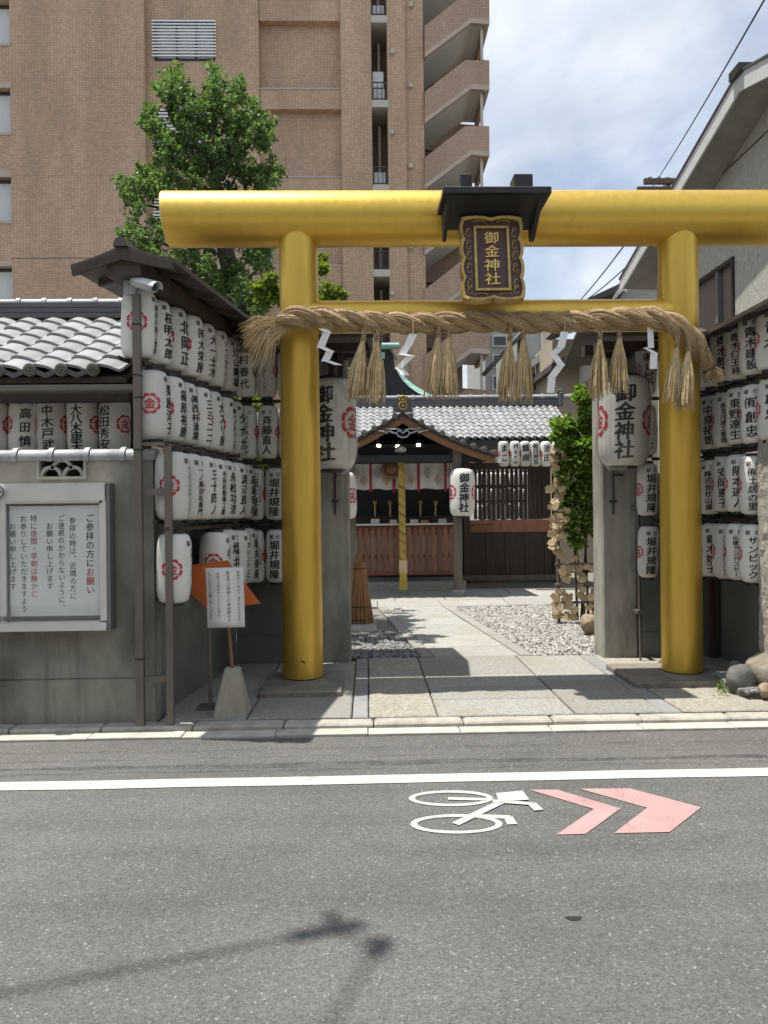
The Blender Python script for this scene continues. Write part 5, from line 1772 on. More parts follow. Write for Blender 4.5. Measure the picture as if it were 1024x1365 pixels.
# shelter behind the concrete wall
EY, RY = 5.86, 7.46
ez = P(80, 492, EY).z
rzz = P(80, 424, RY).z
shx0, shx1 = P(-70, 500, EY).x, P(166, 492, EY).x
st = thing('tiled_shelter', ((shx0 + shx1) / 2, 6.6, 0.05), 'grey tiled roof shelter with round eave ends behind the concrete wall', 'shelter')
tiled(st, shx1 - 9 * 0.236, 0.236, 9, 7, (EY, ez), rzz - ez, RY - EY, 0.262, 0.021)
MB().prism([(-5, EY + 0.03, ez - 0.055), (-5, RY, rzz - 0.05), (-5, RY, rzz - 0.1), (-5, EY + 0.03, ez - 0.1)], (shx1 + 5, 0, 0)).build('roof_deck', M['darkwood'], st)
MB().prism([(-5, RY + 0.05, rzz - 0.05), (-5, RY + 1.6, ez - 0.05), (-5, RY + 1.6, ez - 0.1), (-5, RY + 0.05, rzz - 0.1)], (shx1 + 5, 0, 0)).build('rear_slope', M['tile_dark'], st)
ridge(st, -5.0 + 0.02, shx1 - 0.02, RY, rzz - 0.02, P(80, 405, RY).z - rzz + 0.02, 0.243)
x = shx1 - 0.236 * 8.98
for i in range(9):
    mb = MB()
    c = Vector((x + 0.236 * i + 0.0, EY - 0.02, ez - 0.008))
    mb.tube([c + Vector((0, 0.03, 0)), c + Vector((0, -0.006, 0)), c + Vector((0, -0.008, 0))], [0.05, 0.05, 0.042], 18)
    for k in range(8):
        t = k * math.pi / 4
        mb.tube([c + Vector((0.028 * math.cos(t), -0.006, 0.028 * math.sin(t))), c + Vector((0.028 * math.cos(t), -0.016, 0.028 * math.sin(t)))], 0.009, 6)
    mb.tube([c + Vector((0, -0.006, 0)), c + Vector((0, -0.018, 0))], 0.012, 8)
    mb.build('eave_disc', M['tile_disc'], st, True)
    if i < 8:
        m3 = MB()
        m3.prism([c + Vector((0.045, 0, 0.01)), c + Vector((0.118, 0, -0.022)), c + Vector((0.191, 0, 0.01)), c + Vector((0.191, 0, -0.03)), c + Vector((0.118, 0, -0.062)), c + Vector((0.045, 0, -0.03))], (0, 0.02, 0))
        m3.build('eave_tile', M['tile_dark'], st)
g0, g1 = P(80, 515, 5.76), P(80, 527, 5.76)
mb = MB()
for q in range(1):
    prof = [(0.055 * math.cos(t), 0.05 * math.sin(t)) for t in [math.pi + math.pi * k / 10 for k in range(11)]]
    vs = [(x_, 5.78 + a, g0.z + b) for x_ in (-5, shx1 + 0.1) for a, b in prof]
    mb.add(vs, [(i, i + 1, 12 + i, 11 + i) for i in range(10)])
    vs = [(x_, 5.78 + a * 0.9, g0.z + b * 0.9) for x_ in (-5, shx1 + 0.1) for a, b in prof]
    mb.add(vs, [(i + 1, i, 11 + i, 12 + i) for i in range(10)])
    mb.box(-5, 5.72, g0.z - 0.004, shx1 + 0.1, 5.735, g0.z + 0.006)
mb.build('rain_gutter', M['alu_dark'], st, True)
MB().box(-5, 5.95, g1.z - 0.02, shx1, 6.02, ez - 0.1).build('eave_beam', M['darkwood'], st)
MB().box(-5, 6.5, 0.03, -1.85, 6.55, ez + 0.1).build('back_board', M['black'], st)
for x in (-4.2, -3.1, -1.95):
    MB().box(x - 0.04, 6.38, 0.03, x + 0.04, 6.46, ez).build('post', M['darkwood'], st)

# ================================================================== the hall
YF = 13.0
hall = thing('shrine_hall', (0.7, 15, 0.05), 'small wooden shrine hall with a grey tiled roof and a gabled porch', 'shrine hall')
E_Y, R_Y = 14.2, 16.0
e_z, r_z = P(700, 583, E_Y).z, P(600, 541, R_Y).z
hx0, hx1 = P(452, 540, 14.2).x, P(771, 560, 14.2).x
apx = P(537, 551, YF)
pe = P(660, 607, YF)
phw = pe.x - apx.x
psl = (apx.z - pe.z) / phw


def behind_porch(x, y, z):
    return (apx.z + 0.02 - psl * abs(x - apx.x)) > z + 0.06


cols = 32
tiled(hall, hx0, (hx1 - hx0) / cols, cols, 9, (E_Y, e_z), r_z - e_z, R_Y - E_Y, 0.235, 0.017, behind_porch)
MB().prism([(hx0 - 3, E_Y + 0.03, e_z - 0.04), (hx0 - 3, R_Y, r_z - 0.035), (hx0 - 3, R_Y, r_z - 0.1), (hx0 - 3, E_Y + 0.03, e_z - 0.1)], (hx1 - hx0 + 3, 0, 0)).build('roof_deck', M['tile_dark'], hall)
MB().prism([(hx0 - 3, R_Y + 0.05, r_z - 0.03), (hx0 - 3, R_Y + 1.8, e_z - 0.03), (hx0 - 3, R_Y + 1.8, e_z - 0.1), (hx0 - 3, R_Y + 0.05, r_z - 0.1)], (hx1 - hx0 + 3, 0, 0)).build('rear_slope', M['tile_dark'], hall)
rx1 = P(745, 530, R_Y).x
ridge(hall, hx0 - 1.2, rx1, R_Y, r_z - 0.02, P(600, 529, R_Y).z - r_z, 0.30, rr=0.055)
mb = MB()
q = Vector((rx1, R_Y, r_z))
mb.cbox(q.x - 0.02, q.y - 0.12, q.z - 0.02, q.x + 0.07, q.y + 0.12, q.z + 0.26, 0.02).cbox(q.x - 0.05, q.y - 0.09, q.z + 0.26, q.x + 0.08, q.y + 0.09, q.z + 0.32, 0.015)
mb.build('ridge_end', M['tile_dark'], hall)
nd = 24
for i in range(cols):
    c = Vector((hx0 + (hx1 - hx0) / cols * (i + 0.08), E_Y - 0.012, e_z - 0.004))
    if behind_porch(*c):
        continue
    mb = MB(); mb.tube([c + Vector((0, 0.03, 0)), c], 0.036, 10); mb.build('eave_disc', M['tile_disc'], hall, True)
MB().box(hx0, E_Y - 0.03, e_z - 0.12, hx1, E_Y + 0.03, e_z - 0.055).build('rain_gutter', M['rim'], hall)

# porch
porch = MB()
for sg in (-1, 1):
    mb = MB()
    x1 = apx.x + sg * (phw + 0.05)
    for k in range(8):
        f0, f1 = k / 8, (k + 1) / 8
        zf_ = lambda f: apx.z + (pe.z - apx.z) * f - 0.075 * math.sin(math.pi * f)
        xf_ = lambda f: apx.x + sg * (phw + 0.05) * f
        mb.prism([(xf_(f0), YF - 0.02, zf_(f0) + 0.03), (xf_(f1), YF - 0.02, zf_(f1) + 0.03), (xf_(f1), YF - 0.02, zf_(f1) - 0.008), (xf_(f0), YF - 0.02, zf_(f0) - 0.008)], (0, 2.2, 0))
    mb.build('porch_slope', M['tile_dark'], hall)
    N = 9
    for k in range(N):
        f = (k + 0.75) / N
        sag = -0.075 * math.sin(math.pi * f)
        c = Vector((apx.x + sg * phw * 1.02 * f, YF - 0.03, apx.z + (pe.z - apx.z) * f + 0.035 + sag))
        mb = MB()
        mb.tube([c + Vector((0, 0.9, 0)), c + Vector((0, -0.03, 0)), c + Vector((0, -0.034, 0))], [0.05, 0.05, 0.04], 14)
        mb.tube([c + Vector((0, -0.03, 0)), c + Vector((0, -0.042, 0))], 0.018, 8)
        mb.build('verge_tile', M['tile_disc'], hall, True)
    mb = MB()
    pts = []
    for k in range(9):
        f = k / 8
        pts.append((apx.x + sg * phw * f, YF, apx.z + (pe.z - apx.z) * f - 0.015 - 0.075 * math.sin(math.pi * f)))
    low = [(p[0], p[1], p[2] - 0.15 + 0.03 * (i / 8)) for i, p in enumerate(pts)]
    for i in range(8):
        mb.prism([pts[i], pts[i + 1], low[i + 1], low[i]], (0, 0.06, 0))
    mb.build('barge_board', M['brownwood'], hall)
    mb = MB()
    for i in range(8):
        a, b = Vector(pts[i]), Vector(pts[i + 1])
        mb.prism([a + Vector((0, -0.015, 0.012)), b + Vector((0, -0.015, 0.012)), b + Vector((0, -0.015, -0.025)), a + Vector((0, -0.015, -0.025))], (0, 0.014, 0))
    mb.build('barge_edge', M['darkwood'], hall)
c = Vector((apx.x, YF - 0.07, apx.z + 0.14))
mb = MB()
mb.prism([c + Vector(p) for p in ((-0.17, 0, -0.12), (0.17, 0, -0.12), (0.15, 0, 0.02), (0.10, 0, 0.06), (0.08, 0, 0.14), (-0.08, 0, 0.14), (-0.10, 0, 0.06), (-0.15, 0, 0.02))], (0, 0.1, 0))
mb.build('ridge_end_tile', M['tile_dark'], hall)
mb = MB()
for dx, dz, r in ((0, 0.09, 0.055), (0, -0.02, 0.065)):
    mb.tube([c + Vector((dx + r * math.cos(t), -0.02, dz + r * math.sin(t))) for t in [k * math.pi / 9 for k in range(19)]], 0.014, 6)
    mb.tube([c + Vector((dx, 0.01, dz)), c + Vector((dx, -0.03, dz))], 0.028, 8)
mb.build('crest_disc', M['gold_leaf'], hall, True)
# carved pendant under the gable
c = Vector((apx.x, YF - 0.03, apx.z - 0.34))
mb = MB()
for sg in (-1, 1):
    mb.tube([c + Vector((sg * x, 0, z)) for x, z in ((0, -0.07), (0.07, -0.055), (0.11, 0.0), (0.08, 0.045), (0.03, 0.03), (0, -0.005))], 0.016, 6)
    mb.tube([c + Vector((sg * x, 0, z)) for x, z in ((0.11, 0.0), (0.19, 0.02), (0.25, 0.045), (0.28, 0.02), (0.25, 0.0), (0.33, 0.035), (0.43, 0.05))], [0.016, 0.016, 0.015, 0.012, 0.012, 0.014, 0.005], 6)
    mb.tube([c + Vector((sg * x, 0, z)) for x, z in ((0.02, 0.05), (0.1, 0.075), (0.2, 0.07), (0.3, 0.08))], [0.015, 0.015, 0.012, 0.006], 6)
mb.build('gable_carving', M['pale_grey'], hall, True)
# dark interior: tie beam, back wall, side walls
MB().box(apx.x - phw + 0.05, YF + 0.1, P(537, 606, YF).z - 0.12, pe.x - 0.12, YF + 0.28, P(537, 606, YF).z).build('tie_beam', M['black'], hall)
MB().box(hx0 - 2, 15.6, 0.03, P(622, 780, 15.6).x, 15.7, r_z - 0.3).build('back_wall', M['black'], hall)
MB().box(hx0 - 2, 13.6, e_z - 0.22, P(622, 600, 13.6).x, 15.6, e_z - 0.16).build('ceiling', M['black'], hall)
MB().box(-2.2, 14.05, 0.03, P(622, 780, 14.0).x, 15.6, 0.22).build('plinth', M['slab'], hall)
for px in (611, 470):
    q = P(px, 790, 13.15)
    MB().box(q.x - 0.07, 13.08, 0.05, q.x + 0.07, 13.22, pe.z + 0.25).build('porch_post', M['greywood'], hall)
    MB().cbox(q.x - 0.11, 13.04, 0.05, q.x + 0.11, 13.26, 0.16, 0.015).build('post_base', M['slab'], hall)
# slatted front
fy = 14.0
z0, z1 = P(540, 763, fy).z, P(540, 703, fy).z
for k in range(17):
    px = 470 + 8.1 * k
    a, b = P(px, 730, fy), P(px + 5.4, 730, fy)
    MB().box(a.x, fy, z0, b.x, fy + 0.03, z1).build('slat', M['redwood'], hall)
xa, xb = P(466, 730, fy).x, P(608, 730, fy).x
for py, hgt in ((712, 0.05), (742, 0.05), (703, 0.04), (764, 0.07)):
    zz = P(540, py, fy).z
    MB().box(xa, fy + 0.032, zz - hgt / 2, xb, fy + 0.075, zz + hgt / 2).build('slat_rail', M['redwood'], hall)
MB().box(xa, fy + 0.1, z0, xb, fy + 0.12, z1 - 0.05).build('pale_screen', M['white_metal'], hall)
q0, q1 = P(480, 700, 13.9), P(606, 690, 13.9)
MB().box(q0.x - 0.15, 13.9, q0.z - 0.012, q1.x, 14.3, q0.z + 0.02).build('offering_ledge', M['alu'], hall)
for px in (500, 525, 552, 566, 590):
    u = P(px, 696, 14.1)
    MB().cbox(u.x - 0.07, 14.05, u.z - 0.03, u.x + R_.uniform(0.03, 0.12), 14.2, u.z + R_.uniform(0.03, 0.08), 0.01).build('offering_tray', M['alu'] if px != 566 else M['gold_leaf'], hall)
for px in (500, 520, 560, 580):
    u = P(px, 675, 15.2)
    MB().lathe([(0.05, u.z - 0.3), (0.02, u.z - 0.26), (0.018, u.z + 0.02), (0.05, u.z + 0.08), (0.03, u.z + 0.12)], (u.x, 15.12, 0), 8).build('altar_stand', M['gold_leaf'], hall, True)
mb = MB(); mb.box(P(475, 690, 15.2).x, 15.0, 0.2, P(605, 690, 15.2).x, 15.3, P(540, 688, 15.2).z); mb.build('altar_table', M['darkwood'], hall)

# curtain
cy = 13.5
ct, cb = P(540, 618, cy).z, P(540, 652, cy).z
cur = thing('shrine_curtain', P(537, 652, cy), 'white shrine curtain with red bands and diamond motifs under the porch', 'curtain')
edges = [466, 494, 525, 558, 594, 608]
for i, (a, b) in enumerate(zip(edges, edges[1:])):
    xa, xb = P(a + 1.5, 635, cy).x, P(b - 1.5, 635, cy).x
    mb = MB()
    N = 8
    vs = []
    for k in range(N + 1):
        x = xa + (xb - xa) * k / N
        y = cy + 0.018 * math.sin(k * 1.5 + i)
        for zz, dy in ((ct, 0), ((ct + cb) / 2, 0.01), (cb + 0.012 * math.sin(k * 0.8), 0.0)):
            vs.append((x, y + dy, zz))
    vs += [(v[0], v[1] + 0.004, v[2]) for v in vs]
    n3 = 3 * (N + 1)
    fs = []
    for k in range(N):
        for j in range(2):
            q = 3 * k + j
            fs += [(q, q + 1, q + 4, q + 3), (n3 + q, n3 + q + 3, n3 + q + 4, n3 + q + 1)]
    mb.add(vs, fs)
    p_ = mb.build('curtain_panel', M['cloth'], cur, 'all')
    m2 = MB(); m3 = MB()
    for k, (fx, fz) in enumerate(((0.3, 0.62), (0.72, 0.36))):
        c = Vector((xa + (xb - xa) * fx, cy - 0.03, cb + (ct - cb) * fz))
        if b - a < 20 and k:
            continue
        for (r0, r1) in ((0.085, 0.055), (0.035, 0.0)):
            for s in range(4):
                u0 = Vector(((1, 0), (0, 1), (-1, 0), (0, -1))[s] + (0,)); u1 = Vector(((0, 1), (-1, 0), (0, -1), (1, 0))[s] + (0,))
                f = lambda u, r: c + Vector((u.x * r * 0.8, 0, u.y * r * 1.15))
                (m2 if k else m3).add([f(u0, r1), f(u0, r0), f(u1, r0), f(u1, r1)], [(0, 1, 2, 3)])
    if m2.v:
        m2.build('diamond_motif', M['cloth_gold'], p_)
    m3.build('diamond_motif', M['cloth_grey'], p_)
for a in edges[1:]:
    u, v = P(a - 1.6, 635, cy), P(a + 1.6, 635, cy)
    MB().box(u.x, cy - 0.006, cb - 0.05, v.x, cy + 0.004, ct).build('red_band', M['red_cloth'], cur)
# bell rope
by = 13.35
br = thing('bell_rope', P(537, 785, by), 'thick yellow and black twisted bell rope hanging before the slatted front', 'bell rope')
u0, u1 = P(534.5, 612, by), P(537.5, 746, by)
for s in range(3):
    mb = MB(); pts = []
    for i in range(121):
        f = i / 120
        p = u0 + (u1 - u0) * f
        t = f * 2 * math.pi * 11 + s * 2.094
        pts.append(p + Vector((0.034 * math.cos(t), 0.034 * math.sin(t), 0)))
    mb.tube(pts, 0.032, 7)
    mb.build('rope_strand', M['yellow'] if s < 2 else M['bamboo'], br, True)
u0, u1 = P(532, 746, by), P(543, 764, by)
MB().cbox(u0.x, by - 0.07, u1.z, u1.x, by + 0.07, u0.z, 0.015).build('wooden_grip', M['palewood'], br)
mb = MB()
a = P(532.5, 764, by); b = P(543, 786, by)
mb.prism([(a.x + 0.01, by - 0.06, a.z), (b.x - 0.01, by - 0.06, a.z), (b.x + 0.01, by - 0.06, b.z), (a.x - 0.01, by - 0.06, b.z)], (0, 0.12, 0))
mb.build('tassel', M['yellow'], br)
gq = P(521.5, 626, 13.42)
gg = thing('wooden_drum', gq, 'round brown wooden drum hanging beside the top of the bell rope', 'drum')
mb = MB()
mb.tube([gq + Vector((0, 0.08, 0)), gq + Vector((0, 0.06, 0)), gq + Vector((0, -0.04, 0)), gq + Vector((0, -0.07, 0))], [0.12, 0.165, 0.165, 0.12], 22)
mb.build('shell', M['brownwood'], gg, True)
mb = MB(); mb.tube([gq + Vector((0.11 * math.cos(t), -0.075, 0.11 * math.sin(t))) for t in [k * math.pi / 10 for k in range(21)]], 0.012, 6)
mb.build('ring', M['darkwood'], gg, True)
# lamps under the porch
for (px, py), nm in zip(((505, 594), (530, 595), (558, 593)), ('lit ceiling lamp nearest the big lantern edge under the porch gable', 'lit small ceiling lamp above the bell rope under the porch', 'lit ceiling lamp above the striped curtain under the porch gable')):
    q = P(px, py, 13.6)
    t = thing('ceiling_lamp', q, nm.replace('nearest', 'beside'), 'lamp', 'lit lamps under the porch')
    mb = MB(); mb.lathe([(0.004, -0.03), (0.03, -0.02), (0.036, 0.0), (0.03, 0.02), (0.004, 0.03)], q, 12); mb.build('bulb', M['lamp'], t, True)
    mb = MB(); mb.lathe([(0.05, 0.02), (0.05, 0.03), (0.02, 0.12), (0.008, 0.3)], q, 12); mb.build('lamp_shade', M['rim'], t, True)
q = P(534, 600, 13.3)
t = thing('bell', q, 'pale round bell at the top of the bell rope', 'bell')
mb = MB(); mb.lathe([(0.02, -0.06), (0.085, -0.04), (0.10, 0.0), (0.08, 0.05), (0.03, 0.08)], q, 18); mb.build('bell_body', M['alu'], t, True)
mb = MB(); mb.tube([q + Vector((0, 0, 0.08)), q + Vector((0, 0, 0.3))], 0.01, 6); mb.build('hanger', M['rim'], t)
for px, py, lab in ((615, 688, 'white lantern with black characters on the porch post of the hall'), (459, 692, 'white lantern half hidden behind the gate post at the hall porch')):
    q = P(px, py, 13.1)
    BGs = dict(kind='hallbig', R=0.225, H=0.80, ribs=30)
    lantern(loc=(q.x, 13.0, q.z), rz=rad(2 if px > 500 else -25), text='御金神社', label=lab, group='large shrine lanterns', header=False, tsize=0.168, off=0.03, crest=(-1.2, 1.2), cd=0.26, name='shrine_lantern', **BGs)

# hall wing with the lattice
wy = 14.9
zl0, zl1 = P(680, 692, wy).z, P(680, 625, wy).z
for k in range(17):
    px = 634 + 6.1 * k
    if px > 738:
        break
    a = P(px, 660, wy)
    w_ = 0.028 if px < 705 else 0.04
    MB().box(a.x - w_, wy, zl0, a.x + w_, wy + 0.05, zl1).build('lattice_bar', M['darkwood'], hall)
wx0, wx1 = P(622, 660, wy).x, P(742, 660, wy).x
for py, h_ in ((648, 0.04), (668, 0.035)):
    zz = P(680, py, wy).z
    MB().box(wx0, wy + 0.052, zz - h_ / 2, P(704, 660, wy).x, wy + 0.085, zz + h_ / 2).build('lattice_rail', M['darkwood'], hall)
MB().box(wx0, wy - 0.04, P(680, 709, wy).z, wx1, wy + 0.12, P(680, 693, wy).z).build('sill_beam', M['redwood'], hall)
MB().box(wx0, wy + 0.0, P(680, 766, wy).z, wx1, wy + 0.06, P(680, 709, wy).z - 0.003).build('lower_panel', M['darkwood'], hall)
for px in (650, 676, 702, 728):
    a = P(px, 740, wy)
    MB().box(a.x - 0.025, wy - 0.02, P(680, 766, wy).z, a.x + 0.025, wy - 0.002, P(680, 709, wy).z - 0.004).build('panel_strip', M['darkwood'], hall)
MB().box(wx0 - 0.1, wy - 0.12, P(680, 773, wy).z, wx1, wy + 0.1, P(680, 766, wy).z - 0.003).build('floor_beam', M['greywood'], hall)
MB().box(wx0 - 0.1, wy - 0.02, 0.03, wx1, wy + 0.2, P(680, 773, wy).z - 0.003).build('wing_plinth', M['slab'], hall)
MB().box(wx0, wy - 0.02, zl1, wx1, wy + 0.1, zl1 + 0.12).build('head_beam', M['darkwood'], hall)
for px in (622, 741):
    a = P(px, 700, wy)
    MB().box(a.x - 0.06, wy - 0.06, 0.1, a.x + 0.06, wy + 0.06, e_z - 0.1).build('corner_post', M['darkwood'], hall)
MB().cbox(P(629, 708, wy - 0.06).x, wy - 0.075, P(640, 708, wy).z, P(657, 700, wy).x, wy - 0.042, P(640, 699, wy).z, 0.005).build('name_board', M['brownwood'], hall)
for i in range(5):
    for j in range(3):
        q = P(643 + 14 * i, 640 + 21 * j, 18.2)
        lantern('wing', 0.125, 0.36, 10, (q.x, 18.2, q.z - 0.18), rad(R_.uniform(-15, 15)), ('堀井規隆', '大真工業', '北岡正')[(i + j) % 3], 'white paper lantern seen through the wooden lattice of the hall', 'lanterns behind the lattice', header=False, tsize=0.065, crest=())

# ================================================================== green copper roof pavilion behind the hall
YC = 19.0
cpv = thing('copper_roof_pavilion', P(500, 700, YC), 'dark gable with a curved verdigris copper roof edge behind the hall', 'pavilion')
pts = [P(x, y, YC) for x, y in ((500, 560), (500, 470), (510, 462), (522, 458), (527, 493), (534, 505), (545, 517), (562, 528), (590, 540), (590, 560))]
mb = MB(); mb.prism(pts, (0, 3, 0)); mb.build('gable_wall', M['black'], cpv)
edge = [(527.5, 491), (531, 498), (537, 507), (545, 515), (556, 523), (575, 532)]
for i in range(5):
    a, b = P(*edge[i], YC - 0.05), P(*edge[i + 1], YC - 0.05)
    w0, w1 = 0.05 + 0.05 * i, 0.05 + 0.05 * (i + 1)
    mb = MB()
    mb.prism([a, b, b + Vector((w1, 0.3, 0.05)), a + Vector((w0, 0.3, 0.05))], Vector((0, 2.8, 0.02)))
    mb.build('roof_sheet', M['verdigris'], cpv)
mb = MB(); a, b = P(509, 461, YC - 0.2), P(532, 461, YC - 0.2); mb.tube([a, b], 0.075, 10); mb.build('ridge_pole', M['verdigris'], cpv, True)
a, b = P(519, 463, YC - 0.1), P(529, 480, YC - 0.1)
mb = MB(); mb.tube([a, b], 0.03, 6); mb.build('finial', M['greywood'], cpv, True)
a, b = P(511, 505, YC - 0.2), P(486, 530, YC - 0.2)
mb = MB()
for k in range(6):
    p0 = P(512 - 1.5 * k, 470 + 11 * k, YC - 0.2); p1 = P(508 - 1.5 * k, 478 + 11 * k, YC - 0.2)
    mb.box(p0.x - 0.12, YC - 0.25, p1.z, p0.x + 0.02, YC - 0.1, p0.z)
mb.build('roof_sheet', M['verdigris'], cpv)

# ================================================================== houses between the hall and the right house
YQ = 19.0
bh = thing('beige_house', P(790, 700, YQ), 'beige walled house with a dark sloping eave behind the shrub', 'house')
MB().box(P(738, 600, YQ).x, YQ, 0, P(884, 500, YQ).x, YQ + 5, P(740, 452, YQ).z).build('wall', M['beige'], bh)
mb = MB()
mb.prism([P(x, y, YQ - 0.7) for x, y in ((734, 493), (736, 484), (800, 452), (882, 420), (882, 450), (800, 470))], (0, 5, 0))
mb.build('roof', M['copper'], bh)
gh = thing('grey_house', P(715, 700, 21), 'pale grey house with a sloping dark roof glimpsed between the tassels', 'house')
MB().box(P(696, 600, 21).x, 21, 0, P(742, 500, 21).x, 25, P(720, 440, 21).z).build('wall', M['pale_grey'], gh)
MB().box(P(725, 600, 20.8).x, 20.8, 0, P(737, 500, 20.8).x, 20.99, P(720, 430, 20.8).z).build('pilaster', M['soffit'], gh)
mb = MB()
mb.prism([P(x, y, 20.3) for x, y in ((650, 489), (696, 442), (702, 442), (656, 491))], (0, 1.2, 0))
mb.build('roof', M['copper'], gh)
mb = MB()
mb.prism([P(x, y, 20.4) for x, y in ((700, 487), (725, 468), (725, 478), (706, 492))], (0, 0.5, 0))
mb.build('awning', M['fascia'], gh)
w0 = MB(); w0.box(P(708, 510, 20.95).x, 20.94, P(708, 520, 20.95).z, P(724, 510, 20.95).x, 20.985, P(708, 498, 20.95).z)
wf = w0.build('window', M['win_frame'], gh)
MB().box(P(710, 510, 20.93).x, 20.93, P(708, 518, 20.95).z, P(722, 510, 20.95).x, 20.938, P(708, 500, 20.95).z).build('pane', M['dark_glass'], wf)
fh = thing('far_block', P(670, 700, 34), 'distant pale block with blue grey windows beyond the stair tower', 'building')
MB().box(P(648, 600, 34).x, 34, 0, P(740, 500, 34).x, 40, P(690, 425, 34).z).build('wall', M['pale_grey'], fh)
for k, (x0, y0, x1, y1) in enumerate(((657, 447, 676, 462), (657, 472, 676, 490), (657, 500, 676, 520))):
    a, b = P(x0, y1, 33.9), P(x1, y0, 33.9)
    f_ = MB().box(a.x, 33.9, a.z, b.x, 33.98, b.z).build('window', M['white_metal'], fh)
    MB().box(a.x + 0.06, 33.86, a.z + 0.06, b.x - 0.06, 33.895, b.z - 0.06).build('pane', M['dark_glass'], f_)

# ================================================================== brown apartment tower
YA0 = 26.0
X = lambda px, Y=YA0, py=170: P(px, py, Y).x
Zp = lambda py, Y=YA0, px=400: P(px, py, Y).z
TOPZ = 24.0
apt = thing('apartment_tower', (X(300), 30, 0), 'tall brown tiled apartment tower with a stepped staircase side', 'apartment building')
LW = 25.7
# front wing at the noticeboard side with a column of windows
wx = X(14, LW)
zwin = [(-2, -60), (58, 0), (177, 117), (295, 236), (413, 355)]
mb = MB()
mb.box(wx, LW, 0, X(193.5, LW), 34, TOPZ)
prev = 0.0
rows = [(P(0, b, LW).z, P(0, a, LW).z) for b, a in ((650, 590), (531, 472), (413, 355), (295, 236), (177, 117), (58, 0), (-62, -120))]
for zb, zt in rows:
    mb.box(-34, LW, prev, wx - 0.002, 34, zb)
    prev = zt
mb.box(-34, LW, prev, wx - 0.002, 34, TOPZ)
mb.box(-34, LW, 0, X(-60, LW), 34.1, TOPZ)
mb.build('front_wing', M['brick'], apt)
for zb, zt in rows[1:6]:
    f_ = MB()
    f_.box(wx - 0.07, LW + 0.25, zb, wx - 0.004, LW + 0.35, zt).box(X(-59, LW), LW + 0.25, zt - 0.09, wx - 0.072, LW + 0.35, zt - 0.004).box(X(-59, LW), LW + 0.25, zb + 0.005, wx - 0.072, LW + 0.35, zb + 0.06)
    fo = f_.build('window', M['win_frame'], apt)
    MB().box(X(-59, LW), LW + 0.31, zb + 0.06, wx - 0.072, LW + 0.33, zt - 0.09).build('pane', M['curtain'], fo)
    MB().box(X(-59, LW), LW - 0.03, zb - 0.08, wx + 0.02, LW + 0.2, zb - 0.002).build('sill', M['band'], fo)
    MB().box(X(-59, LW), LW - 0.015, zt + 0.002, wx + 0.03, LW + 0.1, zt + 0.18).build('window_head', M['band'], fo)
for py in (105, 234, 344, -20):
    q = P(100, py, LW)
    MB().box(wx + 0.004, LW - 0.003, q.z - 0.012, X(193.5, LW) - 0.004, LW - 0.0005, q.z + 0.012).build('expansion_joint', M['win_frame'] if py == 344 else M['brick_red'], apt)
# middle bay: openings with louvres
m0, m1 = X(193.5) + 0.004, X(346)
wz = [(Zp(82), Zp(28)), (Zp(200), Zp(146)), (Zp(318), Zp(264)), (Zp(-36), Zp(-90))]
wxa, wxb = X(207), X(288)
mb = MB()
mb.box(m0, YA0, 0, wxa, 34, TOPZ).box(wxb, YA0, 0, m1, 34, TOPZ)
prev = 0
for zb, zt in sorted(wz):
    mb.box(wxa, YA0, prev, wxb, 34, zb); prev = zt
mb.box(wxa, YA0, prev, wxb, 34, TOPZ)
mb.build('middle_bay', M['brick'], apt)
for zb, zt in wz:
    fo = MB().box(wxa, YA0 + 0.02, zb, wxb, YA0 + 0.1, zb + 0.10).box(wxa, YA0 + 0.02, zt - 0.05, wxb, YA0 + 0.1, zt).box(wxa, YA0 + 0.02, zb + 0.1, wxa + 0.05, YA0 + 0.1, zt - 0.05).box(wxb - 0.05, YA0 + 0.02, zb + 0.1, wxb, YA0 + 0.1, zt - 0.05).box(wxa + (wxb - wxa) * 0.34, YA0 + 0.1, zb, wxa + (wxb - wxa) * 0.34 + 0.05, YA0 + 0.2, zt).box(wxa + (wxb - wxa) * 0.66, YA0 + 0.1, zb, wxa + (wxb - wxa) * 0.66 + 0.05, YA0 + 0.2, zt).build('window', M['win_frame'], apt)
    MB().box(wxa, YA0 + 0.22, zb, wxb, YA0 + 0.24, zt).build('pane', M['curtain'], fo)
    mb = MB()
    n = 12
    for k in range(n):
        zz = zb + 0.14 + (zt - zb - 0.2) * k / (n - 1)
        mb.box(wxa - 0.06, YA0 - 0.10, zz - 0.022, wxb + 0.05, YA0 - 0.06, zz + 0.022)
    mb.build('louvre', M['alu'], fo, kind='stuff')
# recessed panels and spandrels
p0, p1 = m1 + 0.002, X(455)
MB().box(p0, YA0 + 0.35, 0, p1, 34, TOPZ).build('recessed_panel', M['brick'], apt)
for k in range(-2, 5):
    a, b = Zp(26 + 118 * k), Zp(0 + 118 * k)
    if k == 0:
        b = Zp(-2)
    if a < 0.5:
        continue
    s_ = MB().box(p0 + 0.01, YA0 + 0.06, a, p1 - 0.01, YA0 + 0.348, b).build('spandrel', M['brick'], apt)
    MB().box(p0 + 0.01, YA0 + 0.04, b + 0.002, p1 - 0.01, YA0 + 0.348, b + 0.05).build('ledge', M['band'], s_)
e0, e1 = p1 + 0.002, X(496)
MB().box(e0, YA0 - 0.05, 0, e1, 34, TOPZ).build('pier', M['brick'], apt)
s0, s1 = e1 + 0.002, X(517)
MB().box(s0, YA0 + 1.6, 0, s1, 34, TOPZ).build('slot_wall', M['brick_red'], apt)
